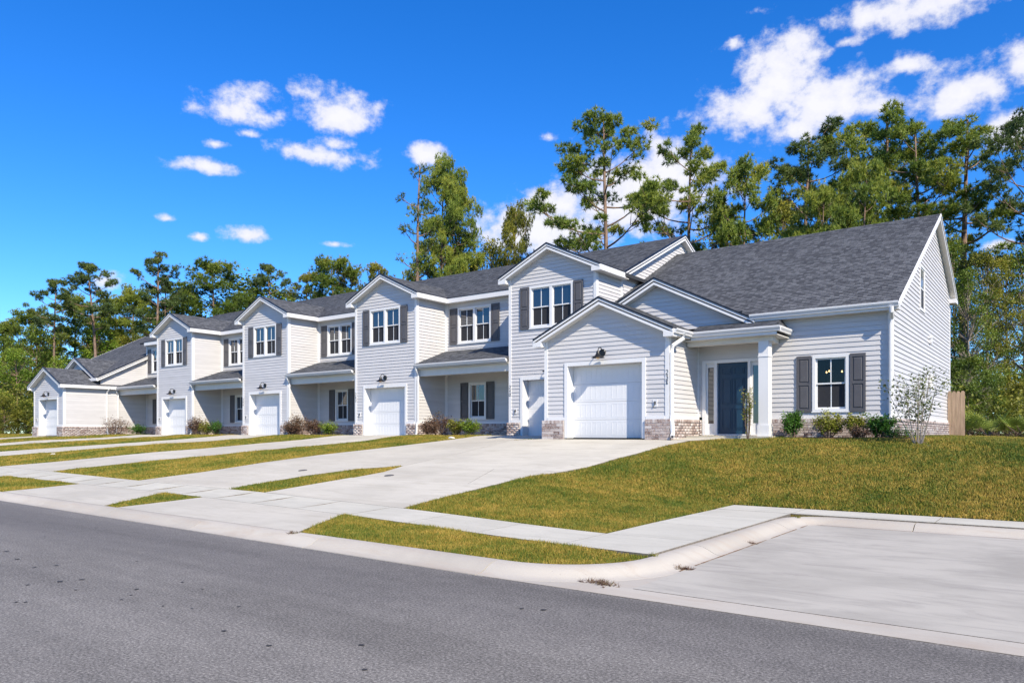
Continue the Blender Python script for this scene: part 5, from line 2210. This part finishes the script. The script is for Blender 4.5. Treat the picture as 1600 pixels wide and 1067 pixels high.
for i, poly in enumerate(([(-6.05, 19.55), (-3.1, 19.3), (-2.7, 19.0), (-2.35, 18.55), (-2.5, 18.45), (-2.9, 18.6), (-3.2, 19.95), (-3.45, 20.38), (-6.0, 20.38)],)):
    hull = [(-6.05, 19.62), (-4.2, 19.2), (-2.75, 18.45), (-2.35, 18.6), (-3.3, 20.38), (-6.0, 20.38)]
    o = drape('mulch_bed', hull, M['mulch'], None, off=.025, gap=0)
    tag(o, 'brown mulch bed under the shrubs of the nearest house', 'mulch bed', kind='structure')
for k in range(4):
    xx = X0 - k * PIT
    o = drape('mulch_bed', [(xx - 4.5, 20.85), (xx - 2.3, 21.0), (xx - 2.2, 21.75), (xx - 4.5, 21.75)], M['mulch'], None, off=.025, gap=0)
    tag(o, kind='structure')


# ------------------------------------------------------------------ fence, palmettos, bits on the ground
fn = empty('wooden_fence', -3.2, 31.4, ZG)
tag(fn, 'short piece of tan wooden picket fence at the rear corner of the end house', 'fence')
pic = MB()
pic.prism([(-.066, 0), (.066, 0), (.066, 1.66), (.035, 1.74), (-.035, 1.74), (-.066, 1.66)], -.009, .009)
pm = pic.mesh('picket')
pm.materials.append(M['fence'])
for i in range(4):
    o = bpy.data.objects.new('picket', pm)
    put(o, fn, T0 @ Matrix.Translation((-3.36 + i * .138, 31.3 + .002 * (i % 2), -.2 - .004 * (i * 7 % 3))))
mb = MB()
for zz in (.2, 1.2):
    mb = MB()
    mb.box(-3.42, -2.9, 31.312, 31.35, zz, zz + .09)
    mb.build('rail', M['fence'], fn)
mb = MB()
mb.box(-2.98, -2.89, 31.312, 31.40, -.3, 1.5)
mb.build('post', M['fence'], fn)


def palmetto_mesh(seed):
    rr = random.Random(seed)
    V, F, T = [], [], []
    st = MB()
    for i in range(13):
        w = rr.uniform(0, 6.283)
        l = rr.uniform(.35, .85)
        up = rr.uniform(.5, 1.4)
        d = Vector((math.cos(w), math.sin(w), up)).normalized()
        b, e = Vector((0, 0, 0)), d * l
        st.tube([tuple(b), tuple(b.lerp(e, .5)), tuple(e)], [.012, .01, .007], 4, cap=False)
        sd = d.cross(Vector((0, 0, 1))).normalized()
        upv = sd.cross(d)
        fl = rr.uniform(.35, .55)
        tn = rr.uniform(.2, .9)
        for j in range(15):
            a = -1.9 + 3.8 * j / 14
            dv = (d * math.cos(a) + sd * math.sin(a) + upv * .25).normalized()
            pw = dv.cross(upv).normalized() * .018
            n = len(V)
            tip = e + dv * fl - Vector((0, 0, .05))
            mid = e + dv * fl * .5
            V += [tuple(e), tuple(mid + pw), tuple(tip), tuple(mid - pw)]
            F.append([n, n + 1, n + 2, n + 3])
            T += [tn + rr.uniform(-.1, .1)] * 4
    return np_mesh('fronds', np.array(V), np.array(F), np.array(T)), st.mesh('stems', fix=False)


pmv = [palmetto_mesh(s) for s in (3, 4, 5)]
for fme, sme in pmv:
    fme.materials.append(M['palm'])
    sme.materials.append(M['stem'])
plab = ['saw palmetto right beside the wooden fence', 'saw palmetto second from the wooden fence', 'yellowish saw palmetto in front of the pale trunk', 'saw palmetto just right of the pale trunk',
        'saw palmetto midway between the pale trunk and the right edge', 'saw palmetto second from the right edge', 'saw palmetto at the right edge of the photo', 'small saw palmetto behind the row, next to the thin trunk']
for i, (px, dep, sc) in enumerate(((1507, 31, 1.15), (1523, 32, 1.0), (1543, 31, 1.25), (1560, 32, .95), (1572, 31, 1.0), (1585, 31.5, 1.05), (1599, 30, 1.15), (1553, 33, .9))):
    x, y = at_depth(px, dep)
    zb = float(gz(x, y))
    r = bpy.data.objects.new('saw_palmetto', None)
    Mx = Matrix.Translation((x, y, zb + CAMZ)) @ Matrix.Rotation(i * 1.3, 4, 'Z') @ Matrix.Scale(sc, 4)
    put(r, None, Mx)
    tag(r, plab[i], 'palmetto', 'saw palmettos along the wood edge')
    for nm, me in zip(('fronds', 'stems'), pmv[i % 3]):
        put(bpy.data.objects.new(nm, me), r, Mx)


def weed(px, py, z, R, n, label, mat='leaf_red', ln=.06):
    p = on_z(px, py, z)
    rs = np.random.RandomState(int(px))
    c = np.stack([p.x + rs.normal(0, R, n), p.y + rs.normal(0, R * .5, n), np.full(n, z)], 1)
    ax = np.tile(np.array([[0, 0, .7]]), (n, 1))
    o = link_mesh('weed', mesh_tris('weed', tri_blades(rs, c, ax, 6, ln, .006, .8), 3), M[mat])
    tag(o, label, 'weed', 'weeds in the pavement joints')


weed(938, 911, -1.492, .11, 60, 'dry weed clump at the kerb corner by the street', 'leaf_red')
weed(1066, 889, -1.492, .06, 45, 'dry weed clump in the joint of the parking pad', 'leaf_red')
weed(1022, 868, -1.385, .02, 12, 'tiny weed at the tip of the grass verge', 'leaf_olive')
weed(1172, 849, -1.492, .05, 22, 'small dry weed farther along the pad joint', 'leaf_red')
weed(1246, 808, -1.39, .03, 16, 'tiny weed at the rear corner of the kerb', 'leaf_olive', .03)
weed(765, 884, -1.45, .03, 14, 'brown litter wisp in the kerb joint under the verge', 'leaf_red', .04)
weed(458, 833, -1.40, .05, 24, 'brown weed at the left tip of the grass verge', 'leaf_red', .05)

# thin dirt lines along joints
jl = MB()
for (a, b, w) in (((-3.335, 7.5), (-3.335, 12.5), .014), ((-3.3, 12.625), (10, 12.625), .014)):
    dx, dy = b[0] - a[0], b[1] - a[1]
    l = math.hypot(dx, dy)
    nx, ny = -dy / l * w, dx / l * w
    m = 24
    for i in range(m):
        if rnd.random() < .25:
            continue
        t0, t1 = i / m, (i + 1) / m
        w0, w1 = rnd.uniform(.2, 1), rnd.uniform(.2, 1)
        p, q = (a[0] + dx * t0, a[1] + dy * t0), (a[0] + dx * t1, a[1] + dy * t1)
        jl.quad((p[0] - nx * w0, p[1] - ny * w0, -1.4885), (q[0] - nx * w1, q[1] - ny * w1, -1.4885), (q[0] + nx * w1, q[1] + ny * w1, -1.4885), (p[0] + nx * w0, p[1] + ny * w0, -1.4885))
tag(jl.build('joint_dirt', M['dirt'], fix=False), 'dark dirt in the joints around the parking pad', 'dirt', kind='stuff')

# pale stones on the lawns
for i, (px, py, s, lab) in enumerate(((83, 710, .10, 'small white stone lying in the far grass strip'), (706, 684.5, .10, 'small pale stone at the edge of the bed by number 240'))):
    r = ray(px, py)
    t = 12.
    while r.z * t > float(gz(r.x * t, r.y * t)) + .03 and t < 70:
        t += .01
    bm = bmesh.new()
    bmesh.ops.create_icosphere(bm, subdivisions=2, radius=s)
    for v in bm.verts:
        v.co *= 1 + rnd.uniform(-.18, .18)
        v.co.z *= .55
        v.co.x *= 1.4
    me = bpy.data.meshes.new('stone')
    bm.to_mesh(me)
    bm.free()
    o = link_mesh('stone', me, M['stone'], None, Matrix.Translation((r.x * t, r.y * t, float(gz(r.x * t, r.y * t)) + .03)))
    tag(o, lab, 'stone')
